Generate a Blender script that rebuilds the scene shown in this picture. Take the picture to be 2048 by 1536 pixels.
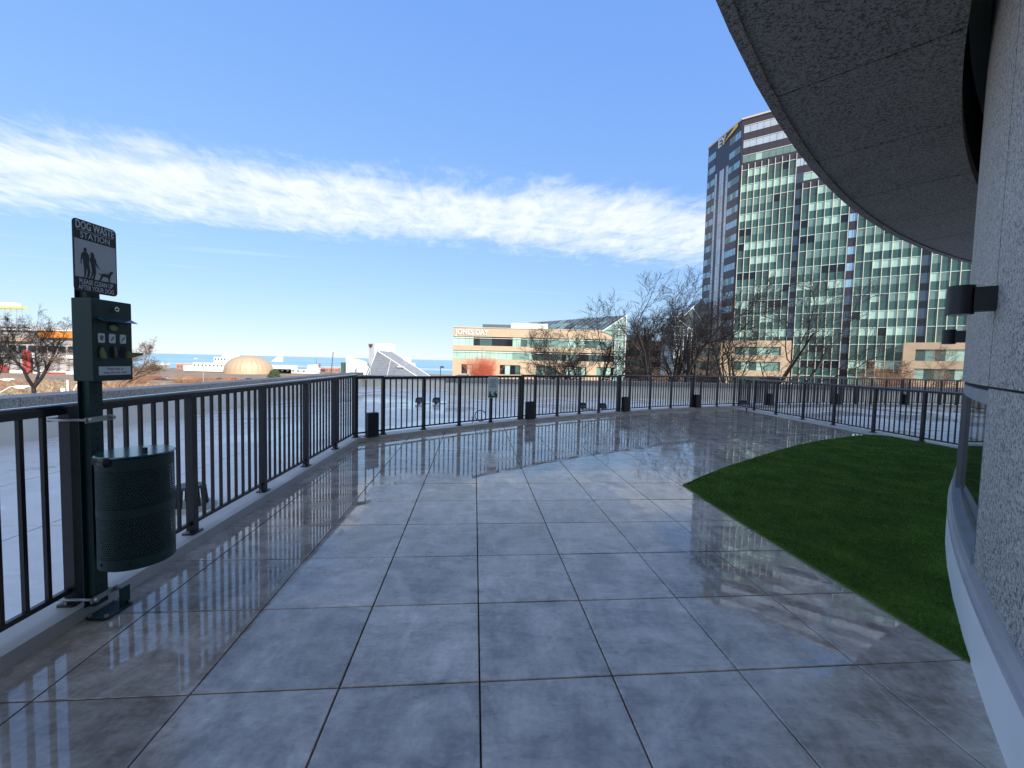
import bpy, bmesh, math, random
import numpy as np
from mathutils import Vector, Matrix

sc = bpy.context.scene
for o in list(bpy.data.objects):
    bpy.data.objects.remove(o, do_unlink=True)
COL = sc.collection
rad = math.radians
cos, sin, pi = math.cos, math.sin, math.pi

# ------------------------------------------------------------------ camera
CAM_H = 1.4331
pitch, roll = 0.05332, 0.023506
f = Vector((0, cos(pitch), -sin(pitch)))
r0 = Vector((1, 0, 0))
u0 = r0.cross(f)
r = cos(roll) * r0 + sin(roll) * u0
u = -sin(roll) * r0 + cos(roll) * u0
cam = bpy.data.cameras.new('camera')
cam.sensor_width = 36.0
cam.lens = 839.48 / 2048 * 36.0
cam.clip_start = 0.05
cam.clip_end = 80000
camo = bpy.data.objects.new('camera', cam)
COL.objects.link(camo)
camo.matrix_world = Matrix(((r.x, u.x, -f.x, 0), (r.y, u.y, -f.y, 0), (r.z, u.z, -f.z, CAM_H), (0, 0, 0, 1)))
sc.camera = camo

# ------------------------------------------------------------------ sky, sun, exposure
SUN_EL, SUN_AZ = 29.0, 34.0          # azimuth to the right of straight behind the camera
sd = Vector((sin(rad(SUN_AZ)) * cos(rad(SUN_EL)), -cos(rad(SUN_AZ)) * cos(rad(SUN_EL)), sin(rad(SUN_EL))))
world = bpy.data.worlds.new('World')
sc.world = world
world.use_nodes = True
wt = world.node_tree
wt.nodes.clear()


def N(nt, kind, **kw):
    n = nt.nodes.new(kind)
    for k, v in kw.items():
        if k.startswith('i_'):
            n.inputs[int(k[2:])].default_value = v
        else:
            setattr(n, k, v)
    return n


def math_node(nt, op, a, b=None, c=None, clamp=False):
    n = nt.nodes.new('ShaderNodeMath')
    n.operation = op
    n.use_clamp = clamp
    for i, v in enumerate((a, b, c)):
        if v is None:
            continue
        if isinstance(v, (int, float)):
            n.inputs[i].default_value = v
        else:
            nt.links.new(v, n.inputs[i])
    return n.outputs[0]


def smooth(nt, v, lo, hi):
    n = nt.nodes.new('ShaderNodeMapRange')
    n.interpolation_type = 'SMOOTHSTEP'
    nt.links.new(v, n.inputs[0])
    n.inputs[1].default_value = lo
    n.inputs[2].default_value = hi
    n.inputs[3].default_value = 0
    n.inputs[4].default_value = 1
    return n.outputs[0]


sky = N(wt, 'ShaderNodeTexSky', sky_type='NISHITA', sun_disc=False)
sky.sun_elevation = rad(SUN_EL)
sky.sun_rotation = math.atan2(sd.x, sd.y)
sky.altitude = 200
sky.air_density = 1.0
sky.dust_density = 0.0
sky.ozone_density = 2.0
tc = N(wt, 'ShaderNodeTexCoord')
sx = N(wt, 'ShaderNodeSeparateXYZ')
wt.links.new(tc.outputs['Generated'], sx.inputs[0])
dz = math_node(wt, 'MAXIMUM', sx.outputs[2], 0.03)
px_ = math_node(wt, 'DIVIDE', sx.outputs[0], dz)
py_ = math_node(wt, 'DIVIDE', sx.outputs[1], dz)
# cloud layer: along (a) and across (b) the drift of the cloud bank
ang = math.atan(0.23)
al = math_node(wt, 'ADD', math_node(wt, 'MULTIPLY', px_, cos(ang)), math_node(wt, 'MULTIPLY', py_, sin(ang)))
ac = math_node(wt, 'ADD', math_node(wt, 'MULTIPLY', px_, -sin(ang)), math_node(wt, 'MULTIPLY', py_, cos(ang)))


def cloud_noise(sa, sb, scale, detail, rough, dist, off):
    c = N(wt, 'ShaderNodeCombineXYZ')
    wt.links.new(math_node(wt, 'MULTIPLY', al, sa), c.inputs[0])
    wt.links.new(math_node(wt, 'MULTIPLY', ac, sb), c.inputs[1])
    c.inputs[2].default_value = off
    n = N(wt, 'ShaderNodeTexNoise')
    n.inputs['Scale'].default_value = scale
    n.inputs['Detail'].default_value = detail
    n.inputs['Roughness'].default_value = rough
    n.inputs['Distortion'].default_value = dist
    wt.links.new(c.outputs[0], n.inputs['Vector'])
    return n.outputs['Fac']


n_big = cloud_noise(0.45, 0.9, 1.0, 6, 0.55, 0.3, 3.7)
n_fine = cloud_noise(1.5, 0.85, 4.0, 8, 0.62, 0.5, 9.1)
n_cell = cloud_noise(1.7, 0.8, 13.0, 4, 0.6, 0.9, 4.4)
n_streak = cloud_noise(0.16, 1.5, 2.6, 6, 0.55, 0.5, 1.3)
acw = math_node(wt, 'ADD', ac, math_node(wt, 'MULTIPLY', math_node(wt, 'SUBTRACT', n_big, 0.5), 0.8))
band = math_node(wt, 'MULTIPLY', smooth(wt, acw, 1.85, 2.7), math_node(wt, 'SUBTRACT', 1.0, smooth(wt, acw, 2.95, 4.5)))
fill_band = math_node(wt, 'MULTIPLY', smooth(wt, acw, -2.6, -1.2), math_node(wt, 'SUBTRACT', 1.0, smooth(wt, acw, -0.3, 0.55)))  # unseen overhead cloud band, added to brighten and neutralise light on the terrace
band = math_node(wt, 'MAXIMUM', band, fill_band)
tex = math_node(wt, 'ADD', math_node(wt, 'MULTIPLY', math_node(wt, 'SUBTRACT', n_fine, 0.5), 1.25), math_node(wt, 'MULTIPLY', math_node(wt, 'SUBTRACT', n_cell, 0.5), 0.3))
tex = math_node(wt, 'ADD', tex, math_node(wt, 'MULTIPLY', math_node(wt, 'SUBTRACT', n_streak, 0.5), 0.5))
dens = smooth(wt, math_node(wt, 'ADD', band, tex), 0.28, 1.30)
wisp = math_node(wt, 'MULTIPLY', smooth(wt, n_streak, 0.60, 0.85), 0.3)
wisp = math_node(wt, 'MULTIPLY', wisp, smooth(wt, acw, 1.5, 2.6))
fadeh = smooth(wt, sx.outputs[2], 0.03, 0.2)
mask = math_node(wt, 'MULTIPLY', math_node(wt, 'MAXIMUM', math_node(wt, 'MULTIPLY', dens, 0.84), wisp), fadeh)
# the clear sky, its range compressed channel by channel as the camera does
sp = N(wt, 'ShaderNodeSeparateColor')
wt.links.new(sky.outputs[0], sp.inputs[0])
hsv = N(wt, 'ShaderNodeCombineColor')
for ch, (pw, k) in enumerate(((0.55, 0.405), (0.42, 0.64), (0.13, 1.48))):
    wt.links.new(math_node(wt, 'MULTIPLY', math_node(wt, 'POWER', sp.outputs[ch], pw), k), hsv.inputs[ch])
mixc = N(wt, 'ShaderNodeMix', data_type='RGBA')
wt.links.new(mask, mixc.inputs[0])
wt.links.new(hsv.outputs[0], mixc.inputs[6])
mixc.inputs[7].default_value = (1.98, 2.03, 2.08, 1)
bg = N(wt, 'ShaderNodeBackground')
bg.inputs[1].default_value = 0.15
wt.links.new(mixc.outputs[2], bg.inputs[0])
wo = N(wt, 'ShaderNodeOutputWorld')
wt.links.new(bg.outputs[0], wo.inputs[0])

sun = bpy.data.lights.new('sun', 'SUN')
sun.energy = 2.0
sun.angle = rad(0.5)
sun.color = (1.0, 0.93, 0.84)
suno = bpy.data.objects.new('sun', sun)
COL.objects.link(suno)
suno.rotation_euler = sd.to_track_quat('Z', 'Y').to_euler()
suno.location = (0, -20, 60)

vs = sc.view_settings
vs.view_transform = 'Standard'
vs.look = 'None'
vs.exposure = 1.9
vs.gamma = 1.0
vs.use_curve_mapping = False

# ------------------------------------------------------------------ materials
MATS = {}


def base_mat(name):
    m = bpy.data.materials.new(name)
    m.use_nodes = True
    nt = m.node_tree
    b = nt.nodes['Principled BSDF']
    MATS[name] = m
    return m, nt, b


def mat(name, col, rough=0.6, metal=0.0, var=0.15, scale=4.0, bump=0.0, bscale=None, spec=0.5, objvar=0.0, coords='Object', rvar=0.0):
    """plain surface with procedural tone variation, optional fine relief"""
    m, nt, b = base_mat(name)
    t = N(nt, 'ShaderNodeTexCoord')
    no = N(nt, 'ShaderNodeTexNoise')
    no.inputs['Scale'].default_value = scale
    no.inputs['Detail'].default_value = 6
    no.inputs['Roughness'].default_value = 0.6
    if coords == 'World':
        g = N(nt, 'ShaderNodeNewGeometry')
        src = g.outputs['Position']
    else:
        src = t.outputs['Object']
    nt.links.new(src, no.inputs['Vector'])
    rp = N(nt, 'ShaderNodeMapRange')
    nt.links.new(no.outputs['Fac'], rp.inputs[0])
    rp.inputs[1].default_value = 0.25
    rp.inputs[2].default_value = 0.75
    rp.inputs[3].default_value = 1 - var
    rp.inputs[4].default_value = 1 + var
    fac = rp.outputs[0]
    if objvar:
        oi = N(nt, 'ShaderNodeObjectInfo')
        r2 = N(nt, 'ShaderNodeMapRange')
        nt.links.new(oi.outputs['Random'], r2.inputs[0])
        r2.inputs[3].default_value = 1 - objvar
        r2.inputs[4].default_value = 1 + objvar
        fac = math_node(nt, 'MULTIPLY', fac, r2.outputs[0])
    v = N(nt, 'ShaderNodeVectorMath', operation='SCALE')
    v.inputs[0].default_value = col
    nt.links.new(fac, v.inputs['Scale'])
    nt.links.new(v.outputs[0], b.inputs['Base Color'])
    b.inputs['Roughness'].default_value = rough
    if rvar:
        r3 = N(nt, 'ShaderNodeMapRange')
        nt.links.new(no.outputs['Fac'], r3.inputs[0])
        r3.inputs[1].default_value = 0.3
        r3.inputs[2].default_value = 0.7
        r3.inputs[3].default_value = max(0.02, rough - rvar)
        r3.inputs[4].default_value = min(1, rough + rvar)
        nt.links.new(r3.outputs[0], b.inputs['Roughness'])
    b.inputs['Metallic'].default_value = metal
    b.inputs['Specular IOR Level'].default_value = spec
    if bump:
        n2 = N(nt, 'ShaderNodeTexNoise')
        n2.inputs['Scale'].default_value = bscale or scale * 6
        n2.inputs['Detail'].default_value = 4
        nt.links.new(src, n2.inputs['Vector'])
        bp = N(nt, 'ShaderNodeBump')
        bp.inputs['Strength'].default_value = bump
        bp.inputs['Distance'].default_value = 0.01
        nt.links.new(n2.outputs['Fac'], bp.inputs['Height'])
        nt.links.new(bp.outputs[0], b.inputs['Normal'])
    return m


# grid of the paving
TH = 0.09033
GX, GY, T = -0.16824, 2.41302, 0.61
UX, UY = cos(TH), sin(TH)


def to_uv_nodes(nt):
    g = N(nt, 'ShaderNodeNewGeometry')
    s = N(nt, 'ShaderNodeSeparateXYZ')
    nt.links.new(g.outputs['Position'], s.inputs[0])
    x = math_node(nt, 'SUBTRACT', s.outputs[0], GX)
    y = math_node(nt, 'SUBTRACT', s.outputs[1], GY)
    uu = math_node(nt, 'ADD', math_node(nt, 'MULTIPLY', x, UX), math_node(nt, 'MULTIPLY', y, UY))
    vv = math_node(nt, 'ADD', math_node(nt, 'MULTIPLY', x, -UY), math_node(nt, 'MULTIPLY', y, UX))
    return g.outputs['Position'], uu, vv


def noise(nt, src, scale, detail=4, rough=0.55, dist=0.0, vec_scale=None):
    if vec_scale:
        mp = N(nt, 'ShaderNodeMapping')
        mp.inputs['Scale'].default_value = vec_scale
        nt.links.new(src, mp.inputs[0])
        src = mp.outputs[0]
    n = N(nt, 'ShaderNodeTexNoise')
    n.inputs['Scale'].default_value = scale
    n.inputs['Detail'].default_value = detail
    n.inputs['Roughness'].default_value = rough
    n.inputs['Distortion'].default_value = dist
    nt.links.new(src, n.inputs['Vector'])
    return n.outputs['Fac']


def tile_material():
    m, nt, b = base_mat('porcelain_paver')
    pos, uu, vv = to_uv_nodes(nt)
    n1 = noise(nt, pos, 0.9, 5, 0.55, 0.3)
    n2 = noise(nt, pos, 5.0, 6, 0.62, 0.6)
    n3 = noise(nt, pos, 38.0, 3, 0.6)
    # where the rain has stayed on the slabs
    jit = math_node(nt, 'MULTIPLY', math_node(nt, 'SUBTRACT', n1, 0.5), 1.5)
    jit = math_node(nt, 'ADD', jit, math_node(nt, 'MULTIPLY', math_node(nt, 'SUBTRACT', n2, 0.5), 0.75))
    jit = math_node(nt, 'SUBTRACT', jit, 0.07)
    a = math_node(nt, 'MULTIPLY', math_node(nt, 'ADD', math_node(nt, 'MULTIPLY', uu, -1.0), -1.12), 1.6)
    a = math_node(nt, 'ADD', a, 0.15)
    fa = math_node(nt, 'ADD', math_node(nt, 'MULTIPLY', math_node(nt, 'SUBTRACT', vv, 2.55), 0.55), 0.1)
    fa = math_node(nt, 'MINIMUM', fa, 0.34)
    rr = math_node(nt, 'MULTIPLY', math_node(nt, 'SUBTRACT', uu, 1.5), 1.0)
    rr = math_node(nt, 'MINIMUM', rr, 0.4)
    lo = math_node(nt, 'ADD', math_node(nt, 'MULTIPLY', vv, 1.0), 0.75)
    rr = math_node(nt, 'MINIMUM', rr, lo)
    field = math_node(nt, 'MAXIMUM', math_node(nt, 'MAXIMUM', math_node(nt, 'MINIMUM', a, 0.4), fa), rr)
    field = math_node(nt, 'ADD', field, jit)
    eu = math_node(nt, 'PINGPONG', uu, T / 2)
    ev_ = math_node(nt, 'PINGPONG', vv, T / 2)
    edge = math_node(nt, 'MINIMUM', eu, ev_)
    edge = math_node(nt, 'ADD', edge, math_node(nt, 'MULTIPLY', math_node(nt, 'SUBTRACT', n2, 0.5), 0.06))
    rim = math_node(nt, 'SUBTRACT', 1.0, smooth(nt, edge, 0.035, 0.06))
    field = math_node(nt, 'ADD', field, math_node(nt, 'MULTIPLY', rim, math_node(nt, 'MULTIPLY', math_node(nt, 'SUBTRACT', noise(nt, pos, 1.4, 2), 0.42), 1.3)))
    wet = smooth(nt, field, 0.02, 0.09)
    # tone of the slab
    tone = math_node(nt, 'ADD', math_node(nt, 'MULTIPLY', n2, 0.42), math_node(nt, 'MULTIPLY', noise(nt, pos, 2.6, 8, 0.74, 1.0), 0.6))
    tone = math_node(nt, 'ADD', tone, math_node(nt, 'MULTIPLY', math_node(nt, 'SUBTRACT', n3, 0.5), 0.22))
    wipe = noise(nt, pos, 2.2, 7, 0.72, 0.5, (1.0, 5.0, 1.0))
    wipe2 = noise(nt, pos, 1.5, 7, 0.72, 0.9, (4.5, 1.0, 1.0))
    tone = math_node(nt, 'ADD', tone, math_node(nt, 'MULTIPLY', math_node(nt, 'SUBTRACT', wipe, 0.5), 0.3))
    tone = math_node(nt, 'ADD', tone, math_node(nt, 'MULTIPLY', math_node(nt, 'SUBTRACT', wipe2, 0.5), 0.25))
    tr = N(nt, 'ShaderNodeValToRGB')
    tr.color_ramp.elements[0].position = 0.40
    tr.color_ramp.elements[0].color = (0.27, 0.222, 0.175, 1)
    tr.color_ramp.elements[1].position = 0.7
    tr.color_ramp.elements[1].color = (0.66, 0.575, 0.475, 1)
    nt.links.new(tone, tr.inputs[0])
    oi = N(nt, 'ShaderNodeObjectInfo')
    ob = math_node(nt, 'ADD', math_node(nt, 'MULTIPLY', oi.outputs['Random'], 0.26), 0.87)
    wd = math_node(nt, 'SUBTRACT', 1.0, math_node(nt, 'MULTIPLY', wet, 0.14))
    sc_ = N(nt, 'ShaderNodeVectorMath', operation='SCALE')
    nt.links.new(tr.outputs[0], sc_.inputs[0])
    nt.links.new(math_node(nt, 'MULTIPLY', ob, wd), sc_.inputs['Scale'])
    nt.links.new(sc_.outputs[0], b.inputs['Base Color'])
    dry = math_node(nt, 'ADD', math_node(nt, 'MULTIPLY', math_node(nt, 'ADD', math_node(nt, 'MULTIPLY', noise(nt, pos, 2.6, 6, 0.65, 0.8), 0.5), math_node(nt, 'MULTIPLY', wipe, 0.5)), 0.48), 0.05)
    damp = math_node(nt, 'MULTIPLY', smooth(nt, field, -0.75, 0.0), -0.06)
    dry = math_node(nt, 'ADD', dry, damp)
    rg = N(nt, 'ShaderNodeMix', data_type='FLOAT')
    nt.links.new(wet, rg.inputs[0])
    nt.links.new(dry, rg.inputs[2])
    film = smooth(nt, noise(nt, pos, 3.2, 5, 0.65, 0.9), 0.47, 0.6)
    nt.links.new(math_node(nt, 'ADD', math_node(nt, 'MULTIPLY', film, 0.11), 0.015), rg.inputs[3])
    nt.links.new(rg.outputs[0], b.inputs['Roughness'])
    b.inputs['IOR'].default_value = 1.72
    bp = N(nt, 'ShaderNodeBump')
    h = math_node(nt, 'ADD', math_node(nt, 'MULTIPLY', n3, 0.10), math_node(nt, 'MULTIPLY', noise(nt, pos, 11.0, 2, 0.5), 0.55))
    nt.links.new(h, bp.inputs['Height'])
    bp.inputs['Distance'].default_value = 0.004
    st = N(nt, 'ShaderNodeMapRange')
    nt.links.new(wet, st.inputs[0])
    st.inputs[3].default_value = 0.16
    st.inputs[4].default_value = 0.05
    nt.links.new(st.outputs[0], bp.inputs['Strength'])
    nt.links.new(bp.outputs[0], b.inputs['Normal'])
    return m


def roof_material():
    m, nt, b = base_mat('roof_membrane')
    pos, uu, vv = to_uv_nodes(nt)
    n1 = noise(nt, pos, 0.42, 6, 0.6, 0.5)
    n2 = noise(nt, pos, 2.4, 6, 0.62, 0.3)
    n3 = noise(nt, pos, 6.0, 4, 0.6, 0.2, (0.3, 3.0, 1.0))
    fld = math_node(nt, 'ADD', n1, math_node(nt, 'MULTIPLY', math_node(nt, 'SUBTRACT', n3, 0.5), 0.3))
    fld = math_node(nt, 'ADD', fld, math_node(nt, 'MULTIPLY', smooth(nt, vv, 3.0, 6.0), 0.07))
    wet = smooth(nt, fld, 0.55, 0.62)
    tr = N(nt, 'ShaderNodeValToRGB')
    tr.color_ramp.elements[0].position = 0.3
    tr.color_ramp.elements[0].color = (0.74, 0.70, 0.62, 1)
    tr.color_ramp.elements[1].position = 0.7
    tr.color_ramp.elements[1].color = (0.86, 0.83, 0.76, 1)
    nt.links.new(n2, tr.inputs[0])
    st = smooth(nt, noise(nt, pos, 0.8, 8, 0.7, 1.6), 0.62, 0.7)
    mx = N(nt, 'ShaderNodeMix', data_type='RGBA')
    nt.links.new(math_node(nt, 'MULTIPLY', st, 0.4), mx.inputs[0])
    nt.links.new(tr.outputs[0], mx.inputs[6])
    mx.inputs[7].default_value = (0.36, 0.30, 0.24, 1)
    nt.links.new(mx.outputs[2], b.inputs['Base Color'])
    rg = N(nt, 'ShaderNodeMix', data_type='FLOAT')
    nt.links.new(wet, rg.inputs[0])
    rg.inputs[2].default_value = 0.5
    rg.inputs[3].default_value = 0.07
    nt.links.new(rg.outputs[0], b.inputs['Roughness'])
    bp = N(nt, 'ShaderNodeBump')
    nt.links.new(noise(nt, pos, 9.0, 3), bp.inputs['Height'])
    bp.inputs['Strength'].default_value = 0.12
    bp.inputs['Distance'].default_value = 0.01
    nt.links.new(bp.outputs[0], b.inputs['Normal'])
    return m


def granite_material(name, k, scale):
    m, nt, b = base_mat(name)
    g = N(nt, 'ShaderNodeNewGeometry')
    pos = g.outputs['Position']
    n1 = noise(nt, pos, scale, 3, 0.6, 0.8)
    n2 = noise(nt, pos, scale * 1.9, 2, 0.5, 0.3)
    n0 = noise(nt, pos, 1.3, 4, 0.6)
    v = math_node(nt, 'ADD', math_node(nt, 'MULTIPLY', n1, 0.68), math_node(nt, 'MULTIPLY', n2, 0.32))
    v = math_node(nt, 'ADD', v, math_node(nt, 'MULTIPLY', math_node(nt, 'SUBTRACT', n0, 0.5), 0.08))
    tr = N(nt, 'ShaderNodeValToRGB')
    cr = tr.color_ramp
    cr.elements[0].position = 0.40
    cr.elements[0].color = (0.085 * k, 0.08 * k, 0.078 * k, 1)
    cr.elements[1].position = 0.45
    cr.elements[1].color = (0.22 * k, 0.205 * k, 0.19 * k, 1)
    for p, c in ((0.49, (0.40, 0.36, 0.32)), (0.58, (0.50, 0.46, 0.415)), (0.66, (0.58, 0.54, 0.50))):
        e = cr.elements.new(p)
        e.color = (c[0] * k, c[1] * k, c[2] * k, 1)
    nt.links.new(v, tr.inputs[0])
    nt.links.new(tr.outputs[0], b.inputs['Base Color'])
    b.inputs['Roughness'].default_value = 0.62
    bp = N(nt, 'ShaderNodeBump')
    nt.links.new(n2, bp.inputs['Height'])
    bp.inputs['Strength'].default_value = 0.25
    bp.inputs['Distance'].default_value = 0.004
    nt.links.new(bp.outputs[0], b.inputs['Normal'])
    return m


def water_material():
    m, nt, b = base_mat('lake_water')
    g = N(nt, 'ShaderNodeNewGeometry')
    n1 = noise(nt, g.outputs['Position'], 0.004, 5, 0.6, 0.0, (0.25, 1.6, 1.0))
    tr = N(nt, 'ShaderNodeValToRGB')
    tr.color_ramp.elements[0].position = 0.38
    tr.color_ramp.elements[0].color = (0.20, 0.36, 0.46, 1)
    tr.color_ramp.elements[1].position = 0.62
    tr.color_ramp.elements[1].color = (0.32, 0.50, 0.57, 1)
    nt.links.new(n1, tr.inputs[0])
    nt.links.new(tr.outputs[0], b.inputs['Base Color'])
    b.inputs['Roughness'].default_value = 0.55
    b.inputs['Specular IOR Level'].default_value = 0.3
    return m


def ground_material():
    m, nt, b = base_mat('city_ground')
    g = N(nt, 'ShaderNodeNewGeometry')
    pos = g.outputs['Position']
    n1 = noise(nt, pos, 0.035, 7, 0.65, 0.6)
    n2 = noise(nt, pos, 0.5, 6, 0.7, 0.4)
    v = math_node(nt, 'ADD', math_node(nt, 'MULTIPLY', n1, 0.7), math_node(nt, 'MULTIPLY', n2, 0.35))
    tr = N(nt, 'ShaderNodeValToRGB')
    cr = tr.color_ramp
    cr.elements[0].position = 0.40
    cr.elements[0].color = (0.11, 0.10, 0.095, 1)
    cr.elements[1].position = 0.66
    cr.elements[1].color = (0.36, 0.27, 0.17, 1)
    for p, c in ((0.47, (0.17, 0.15, 0.13)), (0.52, (0.30, 0.22, 0.13)), (0.58, (0.24, 0.13, 0.07))):
        e = cr.elements.new(p)
        e.color = (*c, 1)
    nt.links.new(v, tr.inputs[0])
    nt.links.new(tr.outputs[0], b.inputs['Base Color'])
    b.inputs['Roughness'].default_value = 0.9
    return m


def glass_mat(name, col, rough=0.06, spec=0.5, metal=0.0):
    m, nt, b = base_mat(name)
    oi = N(nt, 'ShaderNodeObjectInfo')
    g = N(nt, 'ShaderNodeNewGeometry')
    n = noise(nt, g.outputs['Position'], 0.6, 3)
    k = math_node(nt, 'ADD', math_node(nt, 'MULTIPLY', n, 0.5), 0.6)
    k = math_node(nt, 'ADD', k, math_node(nt, 'MULTIPLY', oi.outputs['Random'], 0.25))
    s = N(nt, 'ShaderNodeVectorMath', operation='SCALE')
    s.inputs[0].default_value = col
    nt.links.new(k, s.inputs['Scale'])
    nt.links.new(s.outputs[0], b.inputs['Base Color'])
    b.inputs['Roughness'].default_value = rough
    b.inputs['IOR'].default_value = 1.5
    b.inputs['Specular IOR Level'].default_value = spec
    b.inputs['Metallic'].default_value = metal
    bp = N(nt, 'ShaderNodeBump')
    nt.links.new(noise(nt, g.outputs['Position'], 0.8, 2), bp.inputs['Height'])
    bp.inputs['Strength'].default_value = 0.04
    bp.inputs['Distance'].default_value = 0.05
    nt.links.new(bp.outputs[0], b.inputs['Normal'])
    return m


def turf_material():
    m, nt, b = base_mat('turf')
    g = N(nt, 'ShaderNodeNewGeometry')
    pos = g.outputs['Position']
    n1 = noise(nt, pos, 2.2, 5, 0.6, 0.3)
    n2 = noise(nt, pos, 70.0, 2, 0.5)
    v = math_node(nt, 'ADD', math_node(nt, 'MULTIPLY', n1, 0.62), math_node(nt, 'MULTIPLY', n2, 0.38))
    tr = N(nt, 'ShaderNodeValToRGB')
    cr = tr.color_ramp
    cr.elements[0].position = 0.38
    cr.elements[0].color = (0.055, 0.110, 0.014, 1)
    cr.elements[1].position = 0.66
    cr.elements[1].color = (0.135, 0.23, 0.030, 1)
    e = cr.elements.new(0.5)
    e.color = (0.076, 0.152, 0.018, 1)
    nt.links.new(v, tr.inputs[0])
    nt.links.new(tr.outputs[0], b.inputs['Base Color'])
    b.inputs['Roughness'].default_value = 0.75
    b.inputs['Specular IOR Level'].default_value = 0.2
    return m


tile_material(); roof_material(); water_material(); ground_material(); turf_material()
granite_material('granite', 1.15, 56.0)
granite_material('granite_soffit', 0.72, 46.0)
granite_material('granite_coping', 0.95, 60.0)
mat('joint_dark', (0.02, 0.02, 0.022), 0.9)
mat('concrete_kerb', (0.50, 0.47, 0.43), 0.5, var=0.15, scale=2.5, bump=0.2, rvar=0.2, coords='World')
mat('parapet_paint', (0.84, 0.79, 0.70), 0.7, var=0.1, scale=1.2, bump=0.15, coords='World')
mat('bronze', (0.026, 0.021, 0.022), 0.36, var=0.25, scale=6, spec=0.5)
mat('bronze_cap', (0.028, 0.023, 0.025), 0.13, var=0.2, scale=6, spec=0.8)
mat('black_box', (0.012, 0.012, 0.014), 0.45, var=0.2, scale=8)
mat('green_metal', (0.006, 0.034, 0.030), 0.5, var=0.25, scale=9, bump=0.05, bscale=60)
mat('green_lid', (0.02, 0.07, 0.07), 0.16, var=0.2, scale=5, spec=0.8)
mat('galvanised', (0.42, 0.41, 0.40), 0.4, metal=0.7, var=0.25, scale=20)
mat('chrome', (0.75, 0.75, 0.75), 0.15, metal=1.0, var=0.05)
mat('sign_dark', (0.018, 0.022, 0.024), 0.45, var=0.15, scale=12)
mat('sign_grey', (0.52, 0.56, 0.56), 0.4, var=0.06, scale=5)
mat('sign_white', (0.72, 0.74, 0.74), 0.4, var=0.05, scale=8)
mat('sign_green', (0.005, 0.14, 0.09), 0.4, var=0.1, scale=8)
mat('sign_letter', (0.68, 0.70, 0.70), 0.45, var=0.04)
mat('print_grey', (0.16, 0.17, 0.18), 0.5, var=0.1)
mat('bag_green', (0.18, 0.22, 0.08), 0.5, var=0.4, scale=30)
mat('bag_brown', (0.22, 0.16, 0.12), 0.5, var=0.3, scale=30)
mat('liner', (0.012, 0.012, 0.013), 0.25, var=0.2, scale=20)
mat('white_membrane', (0.88, 0.86, 0.82), 0.5, var=0.05, scale=1.5, bump=0.1, bscale=6, coords='World')
mat('flashing_metal', (0.56, 0.52, 0.52), 0.42, metal=0.2, var=0.1, scale=2.0, coords='World')
mat('alu_frame', (0.20, 0.20, 0.21), 0.42, metal=0.3, var=0.12, scale=5)
mat('alu_head', (0.34, 0.36, 0.38), 0.45, metal=0.2, var=0.12, scale=5)
mat('window_glass', (0.012, 0.016, 0.018), 0.03, var=0.1, spec=0.5)
mat('interior_dark', (0.03, 0.03, 0.032), 0.9)
mat('tower_cladding', (0.60, 0.57, 0.52), 0.7, var=0.1, scale=0.6)
mat('sandstone', (0.45, 0.345, 0.235), 0.8, var=0.1, scale=0.5, bump=0.2, bscale=6, coords='World')
mat('sandstone_trim', (0.68, 0.58, 0.48), 0.8, var=0.06, scale=0.6)
mat('white_wall', (0.66, 0.66, 0.65), 0.7, var=0.05, scale=0.2)
mat('cream_mullion', (0.82, 0.77, 0.62), 0.45, var=0.05)
mat('pale_transom', (0.55, 0.74, 0.68), 0.4, var=0.06)
mat('lattice_white', (0.72, 0.75, 0.72), 0.5, var=0.06)
mat('steel_grey', (0.30, 0.31, 0.32), 0.5, var=0.1)
mat('lamp_white', (0.80, 0.78, 0.76), 0.45, var=0.05)
glass_mat('pane_pale', (0.36, 0.55, 0.47), 0.10)
glass_mat('pane_mid', (0.18, 0.30, 0.27), 0.06)
glass_mat('pane_dark', (0.060, 0.105, 0.098), 0.04)
glass_mat('pane_black', (0.012, 0.016, 0.020), 0.04)
glass_mat('spandrel_green', (0.052, 0.115, 0.102), 0.08)
glass_mat('spandrel_purple', (0.050, 0.040, 0.052), 0.10)
glass_mat('pane_lavender', (0.46, 0.55, 0.64), 0.05, 0.8)
glass_mat('pane_blue', (0.30, 0.52, 0.70), 0.04, 0.9)
glass_mat('slot_blue', (0.05, 0.08, 0.11), 0.05, 0.7)
glass_mat('skylight', (0.08, 0.11, 0.12), 0.12, 0.7)
mat('gold_dome', (0.46, 0.34, 0.22), 0.55, var=0.08, scale=0.4, metal=0.1)
mat('pyramid_glass', (0.16, 0.18, 0.22), 0.3, var=0.2, scale=0.3)
mat('bark', (0.020, 0.016, 0.017), 0.9, var=0.3, scale=3)
mat('bark_warm', (0.17, 0.11, 0.075), 0.9, var=0.3, scale=3)
mat('twig_red', (0.66, 0.20, 0.11), 0.85, var=0.25, scale=2)
mat('twig_brown', (0.36, 0.20, 0.11), 0.9, var=0.3, scale=2)
mat('dry_grass', (0.44, 0.35, 0.20), 0.9, var=0.3, scale=1)
mat('evergreen', (0.06, 0.09, 0.035), 0.85, var=0.35, scale=2)
mat('orange_paint', (0.62, 0.20, 0.02), 0.6, var=0.08)
mat('red_paint', (0.36, 0.06, 0.05), 0.5, var=0.12)
mat('hull_dark', (0.05, 0.04, 0.045), 0.6, var=0.15)
mat('concrete_grey', (0.38, 0.37, 0.36), 0.8, var=0.12, scale=0.3)
mat('asphalt', (0.06, 0.06, 0.062), 0.9, var=0.2, scale=0.3)
mat('breakwater_stone', (0.42, 0.39, 0.35), 0.9, var=0.2, scale=0.05)
mat('car_white', (0.75, 0.75, 0.75), 0.25, var=0.03)
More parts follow.
